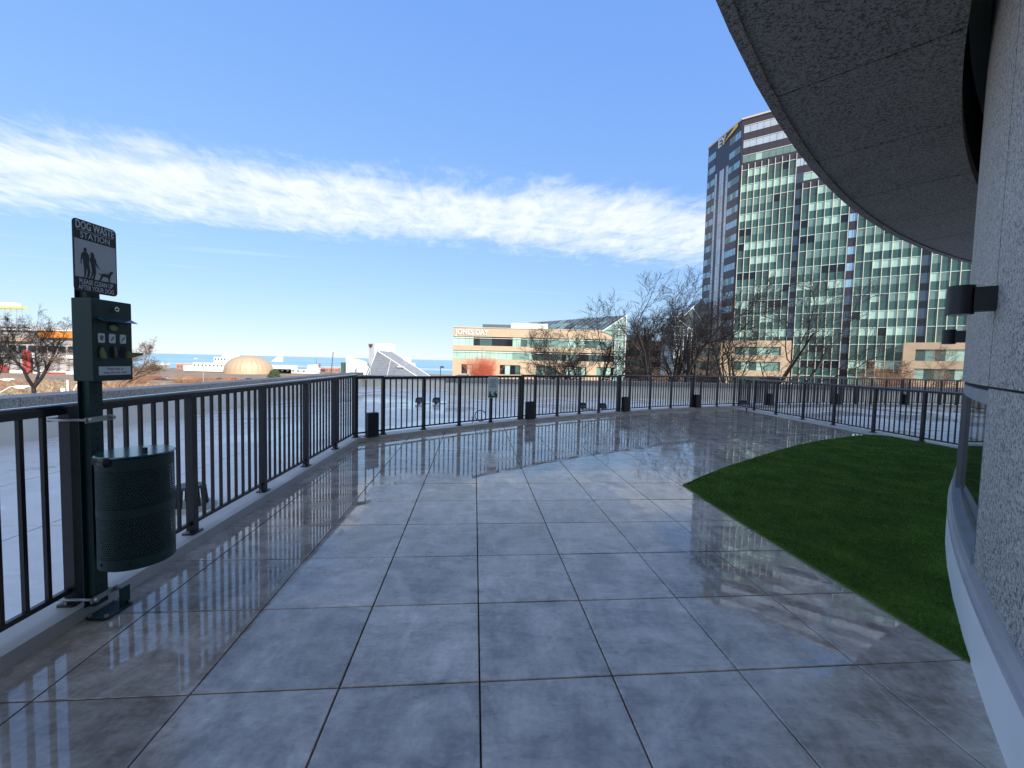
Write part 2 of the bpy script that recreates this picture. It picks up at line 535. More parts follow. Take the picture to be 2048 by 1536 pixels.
mat('car_dark', (0.035, 0.037, 0.042), 0.25, var=0.1)
mat('car_grey', (0.28, 0.29, 0.31), 0.28, var=0.05)
mat('car_red', (0.40, 0.03, 0.03), 0.28, var=0.05)
mat('car_glass', (0.015, 0.017, 0.02), 0.08)
mat('tyre', (0.015, 0.015, 0.015), 0.8)
mat('headlight', (0.8, 0.8, 0.78), 0.2)
mat('yellow_sign', (0.80, 0.60, 0.12), 0.5, var=0.04)
mat('brick_red', (0.42, 0.17, 0.11), 0.85, var=0.15, scale=0.5)

# ------------------------------------------------------------------ builders


class B:
    def __init__(s):
        s.v, s.f = [], []

    def add(s, vs, fs):
        k = len(s.v)
        s.v += [tuple(p) for p in vs]
        s.f += [tuple(i + k for i in q) for q in fs]
        return s

    def box(s, c, size, ax=None):
        """box centred at c; ax = (x axis, y axis, z axis) unit vectors"""
        ax = ax or ((1, 0, 0), (0, 1, 0), (0, 0, 1))
        a, b_, d = [Vector(q) * (k / 2) for q, k in zip(ax, size)]
        c = Vector(c)
        P = [c + a * i + b_ * j + d * k for k in (-1, 1) for j in (-1, 1) for i in (-1, 1)]
        return s.add(P, [(0, 2, 3, 1), (4, 5, 7, 6), (0, 1, 5, 4), (2, 6, 7, 3), (0, 4, 6, 2), (1, 3, 7, 5)])

    def tube(s, p0, p1, r0, r1=None, n=8, cap=True):
        r1 = r0 if r1 is None else r1
        p0, p1 = Vector(p0), Vector(p1)
        d = (p1 - p0)
        if d.length < 1e-9:
            return s
        d.normalize()
        a = d.orthogonal().normalized()
        b_ = d.cross(a)
        P = []
        for p, rr in ((p0, r0), (p1, r1)):
            for i in range(n):
                t = 2 * pi * i / n
                P.append(p + (a * cos(t) + b_ * sin(t)) * rr)
        F = [(i, (i + 1) % n, n + (i + 1) % n, n + i) for i in range(n)]
        if cap:
            F += [tuple(range(n - 1, -1, -1)), tuple(range(n, 2 * n))]
        return s.add(P, F)

    def prism(s, pts, o, ex, ey, en, t0, t1):
        """outline pts (2D) in the frame o, ex, ey, thick from t0 to t1 along en"""
        o, ex, ey, en = Vector(o), Vector(ex), Vector(ey), Vector(en)
        n = len(pts)
        P = [o + ex * x + ey * y + en * t0 for x, y in pts] + [o + ex * x + ey * y + en * t1 for x, y in pts]
        F = [tuple(range(n - 1, -1, -1)), tuple(range(n, 2 * n))]
        F += [(i, (i + 1) % n, n + (i + 1) % n, n + i) for i in range(n)]
        return s.add(P, F)

    def ring(s, C, R0, R1, a0, a1, z0, z1, n):
        """curved block between two radii and two angles (degrees from -X towards +Y)"""
        P = []
        for i in range(n + 1):
            t = rad(a0 + (a1 - a0) * i / n)
            for R in (R0, R1):
                for z in (z0, z1):
                    P.append((C[0] - R * cos(t), C[1] + R * sin(t), z))
        F = []
        for i in range(n):
            k = 4 * i
            F += [(k, k + 1, k + 5, k + 4), (k + 2, k + 6, k + 7, k + 3), (k, k + 4, k + 6, k + 2), (k + 1, k + 3, k + 7, k + 5)]
        F += [(0, 2, 3, 1), (4 * n, 4 * n + 1, 4 * n + 3, 4 * n + 2)]
        return s.add(P, F)

    def mesh(s, name, m, smooth_=False):
        me = bpy.data.meshes.new(name)
        me.from_pydata(s.v, [], s.f)
        if smooth_:
            for p in me.polygons:
                p.use_smooth = True
        me.materials.append(MATS[m])
        me.update()
        return me

    def build(s, name, m, parent=None, smooth_=False, fix=True):
        me = s.mesh(name, m, smooth_)
        if fix:
            bm = bmesh.new()
            bm.from_mesh(me)
            bmesh.ops.recalc_face_normals(bm, faces=bm.faces)
            bm.to_mesh(me)
            bm.free()
        if parent is not None:
            off = world_loc(parent)
            if off.length > 0:
                me.transform(Matrix.Translation(-off))
        return link(name, me, parent)


def world_loc(o):
    v = Vector((0, 0, 0))
    while o is not None:
        v += o.location
        o = o.parent
    return v


def link(name, me, parent=None, loc=None, rotz=None, mw=None):
    o = bpy.data.objects.new(name, me)
    COL.objects.link(o)
    o.parent = parent
    if mw is not None:
        o.matrix_local = mw
    if loc is not None:
        o.location = loc
    if rotz is not None:
        o.rotation_euler = (0, 0, rotz)
    return o


def tag(o, label=None, cat=None, group=None, kind=None):
    for k, v in (('label', label), ('category', cat), ('group', group), ('kind', kind)):
        if v:
            o[k] = v
    return o


def thing(name, label, cat, loc=(0, 0, 0), group=None):
    return tag(link(name, None, None, loc), label, cat, group)


def copy_tree(o, parent=None):
    c = o.copy()
    COL.objects.link(c)
    c.parent = parent
    for ch in list(o.children):
        copy_tree(ch, c)
    return c


DG = None


def text_mesh(txt, m, size=1.0, sx_=1.0, bold=0.0, depth=0.004, align='CENTER', space=1.0):
    cu = bpy.data.curves.new('t', 'FONT')
    cu.body = txt
    cu.size = size
    cu.align_x = align
    cu.align_y = 'CENTER'
    cu.extrude = depth / 2
    cu.offset = bold * size
    cu.space_character = space
    cu.resolution_u = 3
    o = bpy.data.objects.new('t', cu)
    COL.objects.link(o)
    dg = bpy.context.evaluated_depsgraph_get()
    dg.update()
    me = bpy.data.meshes.new_from_object(o.evaluated_get(dg))
    bpy.data.objects.remove(o, do_unlink=True)
    bpy.data.curves.remove(cu)
    me.transform(Matrix.Diagonal((sx_, 1, 1, 1)))
    me.materials.clear()
    me.materials.append(MATS[m])
    return me


def put_text(name, me, parent, o, ex, ey, en):
    """lay a text mesh in a world frame"""
    o = Vector(o) - world_loc(parent)
    ex, ey, en = Vector(ex).normalized(), Vector(ey).normalized(), Vector(en).normalized()
    M = Matrix(((ex.x, ey.x, en.x, o.x), (ex.y, ey.y, en.y, o.y), (ex.z, ey.z, en.z, o.z), (0, 0, 0, 1)))
    me.transform(M)
    return link(name, me, parent)


def rounded(w, h, rr, n=4):
    P = []
    for cx, cy, a in ((w / 2 - rr, h / 2 - rr, 0), (-w / 2 + rr, h / 2 - rr, 90), (-w / 2 + rr, -h / 2 + rr, 180), (w / 2 - rr, -h / 2 + rr, 270)):
        for i in range(n + 1):
            t = rad(a + 90 * i / n)
            P.append((cx + rr * cos(t), cy + rr * sin(t)))
    return P


rnd = random.Random(7)
C0 = (20.3052, -13.633)


def pol(R, a):
    return (C0[0] - R * cos(rad(a)), C0[1] + R * sin(rad(a)))


# ================================================================== SETTING
def smoothstep(e0, e1, x):
    t = min(1, max(0, (x - e0) / (e1 - e0)))
    return t * t * (3 - 2 * t)


def ground_z(x, y):
    z = -6.0 - 5.5 * smoothstep(-18, -75, x) * (1 - smoothstep(120, 220, y))
    z -= 5.5 * smoothstep(120, 220, y)
    z -= 6.5 * smoothstep(190, 420, y)
    z -= 7.5 * smoothstep(560, 700, y)
    return z


xs = [-20000, -6000, -2500, -1400] + list(range(-1000, 400, 35)) + [420, 600, 900, 1500, 3000, 8000, 20000]
ys = [-2000, -600, -200, -90] + list(range(-50, 760, 18)) + [800, 900]
b = B()
b.v = [(x, y, ground_z(x, y)) for y in ys for x in xs]
nx = len(xs)
b.f = [(j * nx + i, j * nx + i + 1, (j + 1) * nx + i + 1, (j + 1) * nx + i) for j in range(len(ys) - 1) for i in range(nx - 1)]
tag(b.build('ground', 'city_ground', smooth_=True), kind='structure')
b = B().add([(-60000, 600, -24), (60000, 600, -24), (60000, 60000, -24), (-60000, 60000, -24)], [(0, 1, 2, 3)])
tag(b.build('lake', 'lake_water'), kind='structure')

# roof of the podium around the terrace, its parapet comes below
P_LX = -7.75
FAR0, FAR1 = (-2.35, 17.45), (40.0, 21.4)
fl = lambda x: FAR0[1] + (x - FAR0[0]) * (FAR1[1] - FAR0[1]) / (FAR1[0] - FAR0[0])
outline = [(P_LX, -30), (60, -30), (60, fl(60)), FAR1, FAR0, (-2.75, 22.1), (P_LX, 21.7)]
b = B().prism(outline, (0, 0, 0), (1, 0, 0), (0, 1, 0), (0, 0, 1), -0.4, -0.03)
roof = tag(b.build('roof_terrace', 'roof_membrane'), kind='structure')
b = B().prism([(x * 0.999, y * 0.999) for x, y in outline], (0, 0, 0), (1, 0, 0), (0, 1, 0), (0, 0, 1), -14, -0.41)
b.build('podium_mass', 'concrete_grey', roof)

for k in range(9):
    v0 = 1.0 + k * 2.15
    B().prism([(P_LX + 0.02, v0), (40, v0 + 3.6), (40, v0 + 3.655), (P_LX + 0.02, v0 + 0.055)] if v0 + 3.6 < 17 else [(P_LX + 0.02, v0), (-2.9, v0 + 0.44), (-2.9, v0 + 0.495), (P_LX + 0.02, v0 + 0.055)], (0, 0, 0), (1, 0, 0), (0, 1, 0), (0, 0, 1), -0.031, -0.0265 - 0.0003 * k).build('membrane_seam', 'roof_membrane', roof)
for k in range(3):
    B().prism([(P_LX + 1.5 * (k + 1), -8), (P_LX + 1.5 * (k + 1) + 0.05, -8), (P_LX + 1.5 * (k + 1) + 0.05 - 1.5, 17), (P_LX + 1.5 * (k + 1) - 1.5, 17)], (0, 0, 0), (1, 0, 0), (0, 1, 0), (0, 0, 1), -0.031, -0.0255).build('membrane_seam', 'roof_membrane', roof)

# terrace bed and pavers
R_RAIL = 30.95


def left_post_x(y):
    return -2.349 - (y - 2.214) * 0.0655


DIV0, DIV1 = (7.98, 14.75), (8.42, 7.6)


def div_x(y):
    return 8.355 - (y - 8.454) * 0.0589


bed = [(-1.95, -4.2), (left_post_x(-4.2), -4.2), (left_post_x(7.0), 7.0)]
bed += [pol(R_RAIL, a) for a in np.arange(42.6, 66.6, 1.0)]
bed += [(div_x(14.6), 14.6), (div_x(7), 7), (9.6, 5.5)]
bed += [pol(24.2, a) for a in np.arange(54, 5, -2.0)]
b = B().prism(bed, (0, 0, 0), (1, 0, 0), (0, 1, 0), (0, 0, 1), -0.028, -0.02)
deck = tag(b.build('terrace_paving', 'joint_dark'), kind='structure')

TURF_EDGE = [(2.29, 2.0), (2.24, 2.6), (2.18, 3.2), (2.12, 4.0), (2.07, 4.95), (2.55, 5.42), (3.1, 5.93), (3.72, 6.44), (4.55, 7.13), (5.41, 7.79),
             (6.3, 8.37), (7.22, 8.88), (7.75, 9.12), (8.01, 9.17), (8.2, 9.02), (8.24, 8.6), (8.30, 7.9), (8.36, 6.9), (8.4, 6.0)]
TURF = TURF_EDGE + [pol(23.72, a) for a in (56.5, 54, 52, 50, 48, 46, 44, 42.5, 41.05)]


def inside(p, poly):
    x, y = p
    c = False
    j = len(poly) - 1
    for i in range(len(poly)):
        xi, yi = poly[i]
        xj, yj = poly[j]
        if (yi > y) != (yj > y) and x < (xj - xi) * (y - yi) / (yj - yi) + xi:
            c = not c
        j = i
    return c


def clip_poly(poly, keep):
    """clip a convex polygon by half planes (a,b,c): a x + b y <= c"""
    for a, b_, c in keep:
        out = []
        for i in range(len(poly)):
            p, q = poly[i], poly[(i + 1) % len(poly)]
            dp, dq = a * p[0] + b_ * p[1] - c, a * q[0] + b_ * q[1] - c
            if dp <= 0:
                out.append(p)
            if dp * dq < 0:
                t = dp / (dp - dq)
                out.append((p[0] + t * (q[0] - p[0]), p[1] + t * (q[1] - p[1])))
        poly = out
        if len(poly) < 3:
            return []
    return poly


# paver mesh: slab with an arris round the top
g = 0.0035
h = T / 2 - g
e = 0.0025
b = B()
b.v = [(-h, -h, -0.02), (h, -h, -0.02), (h, h, -0.02), (-h, h, -0.02), (-h, -h, -e), (h, -h, -e), (h, h, -e), (-h, h, -e),
       (-h + e, -h + e, 0), (h - e, -h + e, 0), (h - e, h - e, 0), (-h + e, h - e, 0)]
b.f = [(0, 1, 5, 4), (1, 2, 6, 5), (2, 3, 7, 6), (3, 0, 4, 7), (4, 5, 9, 8), (5, 6, 10, 9), (6, 7, 11, 10), (7, 4, 8, 11), (8, 9, 10, 11)]
paver_me = b.mesh('paver', 'porcelain_paver')
ntile = 0
for j in range(-11, 26):
    for i in range(-5, 18):
        uu, vv = (i + 0.5) * T, (j + 0.5) * T
        x, y = GX + uu * UX - vv * UY, GY + uu * UY + vv * UX
        cs = [(x + a * UX * T / 2 - c * UY * T / 2, y + a * UY * T / 2 + c * UX * T / 2) for a, c in ((-1, -1), (1, -1), (1, 1), (-1, 1))]
        if not any(inside(p, bed) for p in cs + [(x, y)]):
            continue
        if all(inside(p, TURF) for p in cs):
            continue
        if x > div_x(y) - 0.05:
            continue
        ntile += 1
        # pavers sit within the bed: trim those that would run out past the kerbs
        over = any(q[0] < left_post_x(q[1]) - 0.02 for q in cs) or any(math.hypot(q[0] - C0[0], q[1] - C0[1]) > R_RAIL + 0.05 for q in cs) or any(q[0] > div_x(q[1]) - 0.3 for q in cs)
        if not over:
            jz = rnd.uniform(-0.0008, 0.0008)
            o = link('paver', paver_me, deck, (x, y, jz), TH)
            o.rotation_euler = (rnd.uniform(-1, 1) * 0.0011, rnd.uniform(-1, 1) * 0.0011, TH)
        else:
            a_ = math.atan2(y - C0[1], -(x - C0[0]))
            nxv, nyv = -cos(a_), sin(a_)
            keep = [(-1.0, -0.0655, -(left_post_x(0) - 0.02)), (nxv, nyv, nxv * C0[0] + nyv * C0[1] + R_RAIL + 0.05), (1.0, 0.0589, div_x(0) - 0.3)]
            sq = [(x + a * UX * h - c * UY * h, y + a * UY * h + c * UX * h) for a, c in ((-1, -1), (1, -1), (1, 1), (-1, 1))]
            pl = clip_poly(sq, keep)
            if len(pl) >= 3:
                B().prism(pl, (0, 0, 0), (1, 0, 0), (0, 1, 0), (0, 0, 1), -0.02, 0).build('paver', 'porcelain_paver', deck)

# kerbs under the railings
KZ = 0.075
b = B()
y0, y1 = -4.2, 7.16
pts = [(left_post_x(y0) + 0.088, y0), (left_post_x(y1) + 0.088, y1), (left_post_x(y1) - 0.17, y1 + 0.15), (left_post_x(y0) - 0.17, y0)]
b.prism(pts, (0, 0, 0), (1, 0, 0), (0, 1, 0), (0, 0, 1), -0.03, KZ)
tag(b.build('kerb', 'concrete_kerb'), kind='structure')
b = B().ring(C0, R_RAIL - 0.10, R_RAIL + 0.2, 42.05, 87.5, -0.03, KZ - 0.006, 70)
tag(b.build('kerb', 'concrete_kerb'), kind='structure')
# flush concrete strip under the dividing railing
b = B().prism([(div_x(14.6) - 0.33, 14.62), (div_x(6) - 0.33, 6), (div_x(6) + 0.2, 6), (div_x(14.6) + 0.2, 14.66)], (0, 0, 0), (1, 0, 0), (0, 1, 0), (0, 0, 1), -0.03, 0.006)
tag(b.build('concrete_strip', 'concrete_kerb'), kind='structure')

# ------------------------------------------------------------------ parapet walls
def parapet(name, label, pts, top, thick, ct, cl):
    base = thing(name, label, 'parapet', (pts[0][0], pts[0][1], -0.03))
    wall = B()
    for (ax, ay), (bx, by) in zip(pts[:-1], pts[1:]):
        d = Vector((bx - ax, by - ay, 0))
        L = d.length
        d.normalize()
        nrm = Vector((-d.y, d.x, 0))          # outward (left of travel)
        wall.prism([(0, 0), (L, 0), (L, thick), (0, thick)], (ax, ay, 0), d, nrm, (0, 0, 1), -0.3, top - ct)
        n = max(1, round(L / cl))
        for k in range(n):
            a0, a1 = L * k / n + 0.005, L * (k + 1) / n - 0.005
            B().prism([(a0, -0.06), (a1, -0.06), (a1, thick + 0.06), (a0, thick + 0.06)], (ax, ay, 0), d, nrm, (0, 0, 1), top - ct + 0.002, top + rnd.uniform(-.003, .003)).build('coping_stone', 'granite_coping', base)
    wall.build('wall', 'parapet_paint', base)
    return base


parapet('parapet_wall', 'long straight pale parapet with grey granite coping behind the dog waste station', [(P_LX, -20), (P_LX, 21.7)], 0.69, 0.45, 0.2, 1.9)
parapet('parapet_wall', 'short far pale parapet below the white lakefront tower', [(P_LX + 0.01, 21.7), (-2.75, 22.1)], 0.55, 0.4, 0.16, 1.6)
parapet('parapet_wall', 'long far pale parapet with dark coping in front of the bare trees', [FAR0, FAR1], 0.69, 0.45, 0.2, 1.5)
b = thing('parapet_wall', 'short return wall where the far parapet steps back', 'parapet', (-2.5, 19.6, 0))
B().prism([(-2.36, 17.44), (-2.36, 22.2), (-2.76, 22.2), (-2.7, 17.44)], (0, 0, 0), (1, 0, 0), (0, 1, 0), (0, 0, 1), -0.3, 0.49).build('wall', 'parapet_paint', b)
B().prism([(-2.30, 17.9), (-2.30, 22.2), (-2.82, 22.2), (-2.76, 17.4)], (0, 0, 0), (1, 0, 0), (0, 1, 0), (0, 0, 1), 0.492, 0.685).build('coping_stone', 'granite_coping', b)

# ------------------------------------------------------------------ the round granite building
RW, RS, ZS = 23.82, 25.18, 3.833
bl = thing('granite_building', 'round grey granite building with deep curved soffit on the right', 'building', (C0[0], C0[1], 0))
B().ring(C0, 10, RS - 0.35, 0, 360, 4.75, 16.5, 96).build('upper_storeys', 'tower_cladding', bl)
B().ring(C0, 10, 23.45, 0, 360, -0.2, 4.74, 96).build('core', 'interior_dark', bl)
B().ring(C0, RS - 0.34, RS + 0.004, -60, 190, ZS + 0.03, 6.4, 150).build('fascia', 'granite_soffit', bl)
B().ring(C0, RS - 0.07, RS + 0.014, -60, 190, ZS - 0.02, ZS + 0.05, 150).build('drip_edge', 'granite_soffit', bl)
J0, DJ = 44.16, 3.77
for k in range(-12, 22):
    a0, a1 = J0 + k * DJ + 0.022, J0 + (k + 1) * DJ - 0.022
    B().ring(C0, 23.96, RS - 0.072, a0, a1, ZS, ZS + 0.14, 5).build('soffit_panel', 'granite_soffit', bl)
B().ring(C0, 23.97, RS - 0.08, -2, 128, ZS + 0.15, ZS + 0.9, 90).build('soffit_backing', 'interior_dark', bl)
AJ = 41.817                      # joint beside the window
ZG0, ZJ, ZG1 = 0.385, 1.355, 4.6
# wall panels: solid piers below, continuous course above
step = 3.1
for k in range(-14, 22):
    a1 = AJ - k * step
    a0 = a1 - step
    if a0 > AJ - 0.01 and a0 < AJ + 6.1 * 1:
        pass
    B().ring(C0, RW - 0.12, RW, a0 + 0.022, a1 - 0.022, ZJ + 0.006, ZG1, 4).build('granite_panel', 'granite', bl)
    if not (AJ - 0.05 < a0 < AJ + 9.2):
        B().ring(C0, RW - 0.12, RW, a0 + 0.022, a1 - 0.022, ZG0, ZJ - 0.006, 4).build('granite_panel', 'granite', bl)
B().ring(C0, RW - 0.16, RW - 0.014, -1, 110, ZJ - 0.02, ZJ + 0.02, 60).build('joint_filler', 'joint_dark', bl)
# window between the piers
WA0, WA1 = AJ + 0.02, AJ + 3 * step - 0.02
win = link('window', None, bl)
B().ring(C0, RW - 0.14, RW - 0.012, WA0, WA1, ZJ - 0.1, ZJ - 0.022, 10).build('window_head', 'alu_head', win)
for ga0, ga1 in ((WA0 + 0.1, AJ + 4.6), (AJ + 5.0, WA1 - 0.1)):
    (gx0, gy0), (gx1, gy1) = pol(RW - 0.04, ga0), pol(RW - 0.04, ga1)
    gd = Vector((gx1 - gx0, gy1 - gy0, 0))
    B().box(((gx0 + gx1) / 2, (gy0 + gy1) / 2, (ZG0 + ZJ - 0.05) / 2), (gd.length, 0.012, ZJ - ZG0 - 0.15), (gd.normalized(), Vector((-gd.y, gd.x, 0)).normalized(), Vector((0, 0, 1)))).build('glass', 'window_glass', win)
for a, w_ in ((WA0, 0.14), (AJ + 4.55, 0.5), (WA1 - 0.16, 0.16)):
    B().ring(C0, RW - 0.145, RW - 0.006, a, a + w_, ZG0 + 0.05, ZJ - 0.1, 1).build('mullion', 'alu_frame', win)
B().ring(C0, RW - 0.145, RW - 0.035, WA0, WA1, ZG0 + 0.05, ZG0 + 0.085, 10).build('frame_rail', 'alu_frame', win)
B().ring(C0, RW - 0.16, RW + 0.012, WA0, WA1, ZG0 - 0.03, ZG0 + 0.05, 10).build('sill', 'alu_head', win)
# weathering at the foot of the wall
B().ring(C0, RW - 0.2, RW + 0.030, -2, 110, -0.02, 0.282, 80).build('membrane_upstand', 'white_membrane', bl)
for k in range(0, 60):
    a0 = 20 + k * 1.45
    B().ring(C0, RW - 0.1, RW + 0.033, a0 + 0.006, a0 + 1.444, 0.276, 0.302, 2).build('counter_flashing', 'flashing_metal', bl)
B().ring(C0, RW - 0.1, RW + 0.018, -2, 110, 0.302, 0.382, 80).build('flashing_cap', 'flashing_metal', bl)

# ------------------------------------------------------------------ artificial turf
b = B().prism(TURF, (0, 0, 0), (1, 0, 0), (0, 1, 0), (0, 0, 1), 0.002, 0.012)
turf = tag(b.build('artificial_turf', 'turf'), 'lawn of short dark green artificial turf beside the granite wall', 'turf', kind='stuff')
rng = np.random.default_rng(3)
tp = np.array(TURF)
M = 1500000
cand = np.stack([rng.uniform(tp[:, 0].min(), tp[:, 0].max(), M), rng.uniform(tp[:, 1].min(), tp[:, 1].max(), M)], 1)
dist = np.hypot(cand[:, 0], cand[:, 1])
cand = cand[rng.random(M) < np.clip((3.2 / dist) ** 1.4, 0.1, 1)]
ins = np.zeros(len(cand), bool)
j = len(tp) - 1
for i in range(len(tp)):
    xi, yi = tp[i]
    xj, yj = tp[j]
    hit = ((yi > cand[:, 1]) != (yj > cand[:, 1])) & (cand[:, 0] < (xj - xi) * (cand[:, 1] - yi) / (yj - yi + 1e-12) + xi)
    ins ^= hit
    j = i
cand = cand[ins][:420000]
n = len(cand)
dist = np.hypot(cand[:, 0], cand[:, 1])
th = rng.uniform(0, 2 * pi, n)
w = 0.0022 * np.clip(dist / 2.8, 1, 3.2)
hh = rng.uniform(0.006, 0.015, n)
ln = rng.normal(0, 0.007, (n, 2)) + np.array([0.003, -0.002])
V = np.zeros((n, 3, 3), np.float32)
V[:, 0, :2] = cand + np.stack([np.cos(th), np.sin(th)], 1) * w[:, None]
V[:, 1, :2] = cand - np.stack([np.cos(th), np.sin(th)], 1) * w[:, None]
V[:, 2, :2] = cand + ln
V[:, :2, 2] = 0.011
V[:, 2, 2] = 0.011 + hh
me = bpy.data.meshes.new('turf_blades')
me.vertices.add(3 * n)
me.vertices.foreach_set('co', V.ravel())
me.loops.add(3 * n)
me.loops.foreach_set('vertex_index', np.arange(3 * n, dtype=np.int32))
me.polygons.add(n)
me.polygons.foreach_set('loop_start', np.arange(0, 3 * n, 3, dtype=np.int32))
me.update()
me.materials.append(MATS['turf'])
tag(link('turf_blades', me, turf), kind='stuff')

# ================================================================== RAILINGS
POST_W = 0.055
PH = 1.045


def centred_box(name, m, sx_, sy_, z0, z1):
    return B().box((0, 0, (z0 + z1) / 2), (sx_, sy_, z1 - z0)).mesh(name, m)


post_me = centred_box('post', 'bronze', POST_W, POST_W, 0.004, PH - 0.03)
plate_me = B().prism(rounded(0.12, 0.09, 0.008, 1), (0, 0, 0), (1, 0, 0), (0, 1, 0), (0, 0, 1), 0.0, 0.011).mesh('base_plate', 'bronze')
bolt_me = B().tube((0, 0, 0.011), (0, 0, 0.026), 0.008, 0.007, 6).mesh('bolt', 'galvanised')
picket_me = centred_box('picket', 'bronze', 0.019, 0.019, 0.088, PH - 0.05)
rail_prof = [(-0.028, -0.052), (0.028, -0.052), (0.028, -0.016), (0.024, -0.005), (0.013, 0), (-0.013, 0), (-0.024, -0.005), (-0.028, -0.016)]


def railing(label, pts, z0, narrow=(), group='dark bronze picket railings', pitch=0.111):
    root = thing('railing', label, 'railing', (pts[0][0], pts[0][1], z0), group)
    ox, oy = pts[0]
    for k, (x, y) in enumerate(pts):
        q = pts[min(k + 1, len(pts) - 1)]
        p = pts[max(k - 1, 0)]
        rz = math.atan2(q[1] - p[1], q[0] - p[0])
        po = link('post', post_me, root, (x - ox, y - oy, 0), rz)
        pl = link('base_plate', plate_me, po, (0, 0, 0))
        for s in (-1, 1):
            link('bolt', bolt_me, po, (s * 0.047, 0.0, 0))
    for k, (p, q) in enumerate(zip(pts[:-1], pts[1:])):
        d = Vector((q[0] - p[0], q[1] - p[1], 0))
        L = d.length
        d.normalize()
        nrm = Vector((-d.y, d.x, 0))
        up = Vector((0, 0, 1))
        rz = math.atan2(d.y, d.x)
        lift = 0.014 if k in narrow else 0.0
        e0 = -0.0275 if k == 0 else 0.0
        bb = B().prism(rail_prof, Vector((p[0], p[1], z0 + PH + lift)), nrm, up, d, e0 + 0.0005, L + (0.0275 if k == len(pts) - 2 else -0.0005))
        bb.build('top_rail', 'bronze_cap', root)
        B().box(Vector((p[0], p[1], z0 + 0.075)) + d * (L / 2), (L - POST_W - 0.002, 0.024, 0.026), (d, nrm, up)).build('bottom_rail', 'bronze', root)
        m = max(2, round((L - POST_W) / pitch) - 0)
        if k in narrow:
            m = 3
        for i in range(1, m):
            s = POST_W / 2 + (L - POST_W) * i / m
            link('picket', picket_me, root, (p[0] - ox + d.x * s, p[1] - oy + d.y * s, 0), rz)
    return root


lp = [(left_post_x(y), y) for y in (-1.85, -0.83, 0.19, 1.2, 2.214, 3.135, 4.156, 5.166, 6.184, 7.14)]
railing('straight dark railing along the left side behind the dog waste station', lp, KZ).scale = (1, 1, 1.037)
KC = KZ - 0.006
A1 = [42.12, 43.07, 44.67, 46.27, 47.86, 49.45]
A2 = [50.38, 51.81, 53.31, 54.71, 56.11]
A3 = [57.05, 58.72, 60.49, 62.24]
A4 = [63.08, 64.58, 66.14, 67.58, 69.06]
A5 = [69.83, 71.29, 72.71, 73.97, 75.33]
A6 = [76.16, 77.55, 78.91, 80.22, 81.59]
A7 = [82.27, 83.63, 84.99, 86.28, 87.4]
PP = lambda A: [pol(R_RAIL, a) for a in A]
railing('curved dark railing section carrying the small white pet notice', PP(A1), KC, narrow=(0,))
railing('curved dark railing section in front of the multi-stemmed bare trees, second from left corner', PP([A1[-1]] + A2)[0:0] + PP([49.62] + A2), KC, narrow=(0,))
railing('curved dark railing section below the tall bare tree, third from left corner', PP([56.28] + A3), KC, narrow=(0,))
railing('curved dark railing section running on behind the corner where the dividing railing starts', PP([62.41] + A4), KC, narrow=(0,))
railing('far curved railing section seen behind the dividing railing, nearest its corner', PP([69.2] + A5), KC, narrow=(0,))
railing('far curved railing section seen behind the middle of the dividing railing', PP([75.45] + A6), KC, narrow=(0,))
railing('far curved railing section ending at the granite wall', PP([81.7] + A7), KC, narrow=(0,))
dv = [(div_x(y), y) for y in (14.72, 13.853, 12.80, 11.70, 10.66, 9.55, 8.47, 7.4, 6.4)]
railing('straight dark dividing railing at the back edge of the turf', dv, 0.006)

# black boxes on the kerb in the narrow bays
bx_me = B()
bx_me.prism(rounded(0.205, 0.115, 0.006, 1), (0, 0, 0), (1, 0, 0), (0, 1, 0), (0, 0, 1), 0.0, 0.40)
bx_me.prism(rounded(0.19, 0.1, 0.004, 1), (0, 0, 0), (1, 0, 0), (0, 1, 0), (0, 0, 1), 0.40, 0.412)
bx_me = bx_me.mesh('case', 'black_box')
foot_me = B().box((0, 0, 0.004), (0.24, 0.15, 0.008)).mesh('foot_plate', 'black_box')
boxes = [(42.62, 'black metal box at the left corner of the railing'), (49.98, 'black metal box on the kerb just right of the white pet notice'),
         (56.6, 'black metal box on the kerb below the tall bare tree, third from left corner'), (62.66, 'black metal box on the kerb left of the dividing railing corner'),
         (69.45, 'far black box behind the start of the dividing railing'), (75.78, 'far black box behind the middle of the dividing railing'),
         (81.95, 'far black box nearest the granite wall')]
for a, lab in boxes:
    x, y = pol(R_RAIL - 0.055, a)
    o = thing('utility_box', lab, 'box', (x, y, KC), 'black boxes along the kerb')
    o.rotation_euler = (0, 0, pi / 2 - rad(a) + 0)
    link('case', bx_me, o, (0, 0, 0.008))
    link('foot_plate', foot_me, o)

# ================================================================== DOG WASTE STATION
SX, SY = -2.222, 2.215
st = thing('dog_waste_station', 'dark green dog waste station post with sign, bag box and bolted base', 'dog station', (SX, SY, 0))
FX = Vector((1, 0, 0))      # faces the terrace
RY = Vector((0, 1, 0))      # reading direction seen from the terrace
UZ = Vector((0, 0, 1))
pb = B()
for c, s in (((SX + 0.018, SY, 0.93), (0.004, 0.07, 1.72)), ((SX - 0.002, SY - 0.033, 0.93), (0.036, 0.004, 1.72)), ((SX - 0.002, SY + 0.033, 0.93), (0.036, 0.004, 1.72))):
    pb.box(c, s)
pb.box((SX - 0.022, SY - 0.043, 0.93), (0.004, 0.02, 1.72)).box((SX - 0.022, SY + 0.043, 0.93), (0.004, 0.02, 1.72))
post = pb.build('post', 'green_metal', st)
for k in range(34):
    z = 0.12 + k * 0.05
    B().tube((SX + 0.0195, SY, z), (SX + 0.0208, SY, z), 0.006, n=8).build('post_hole', 'joint_dark', post)
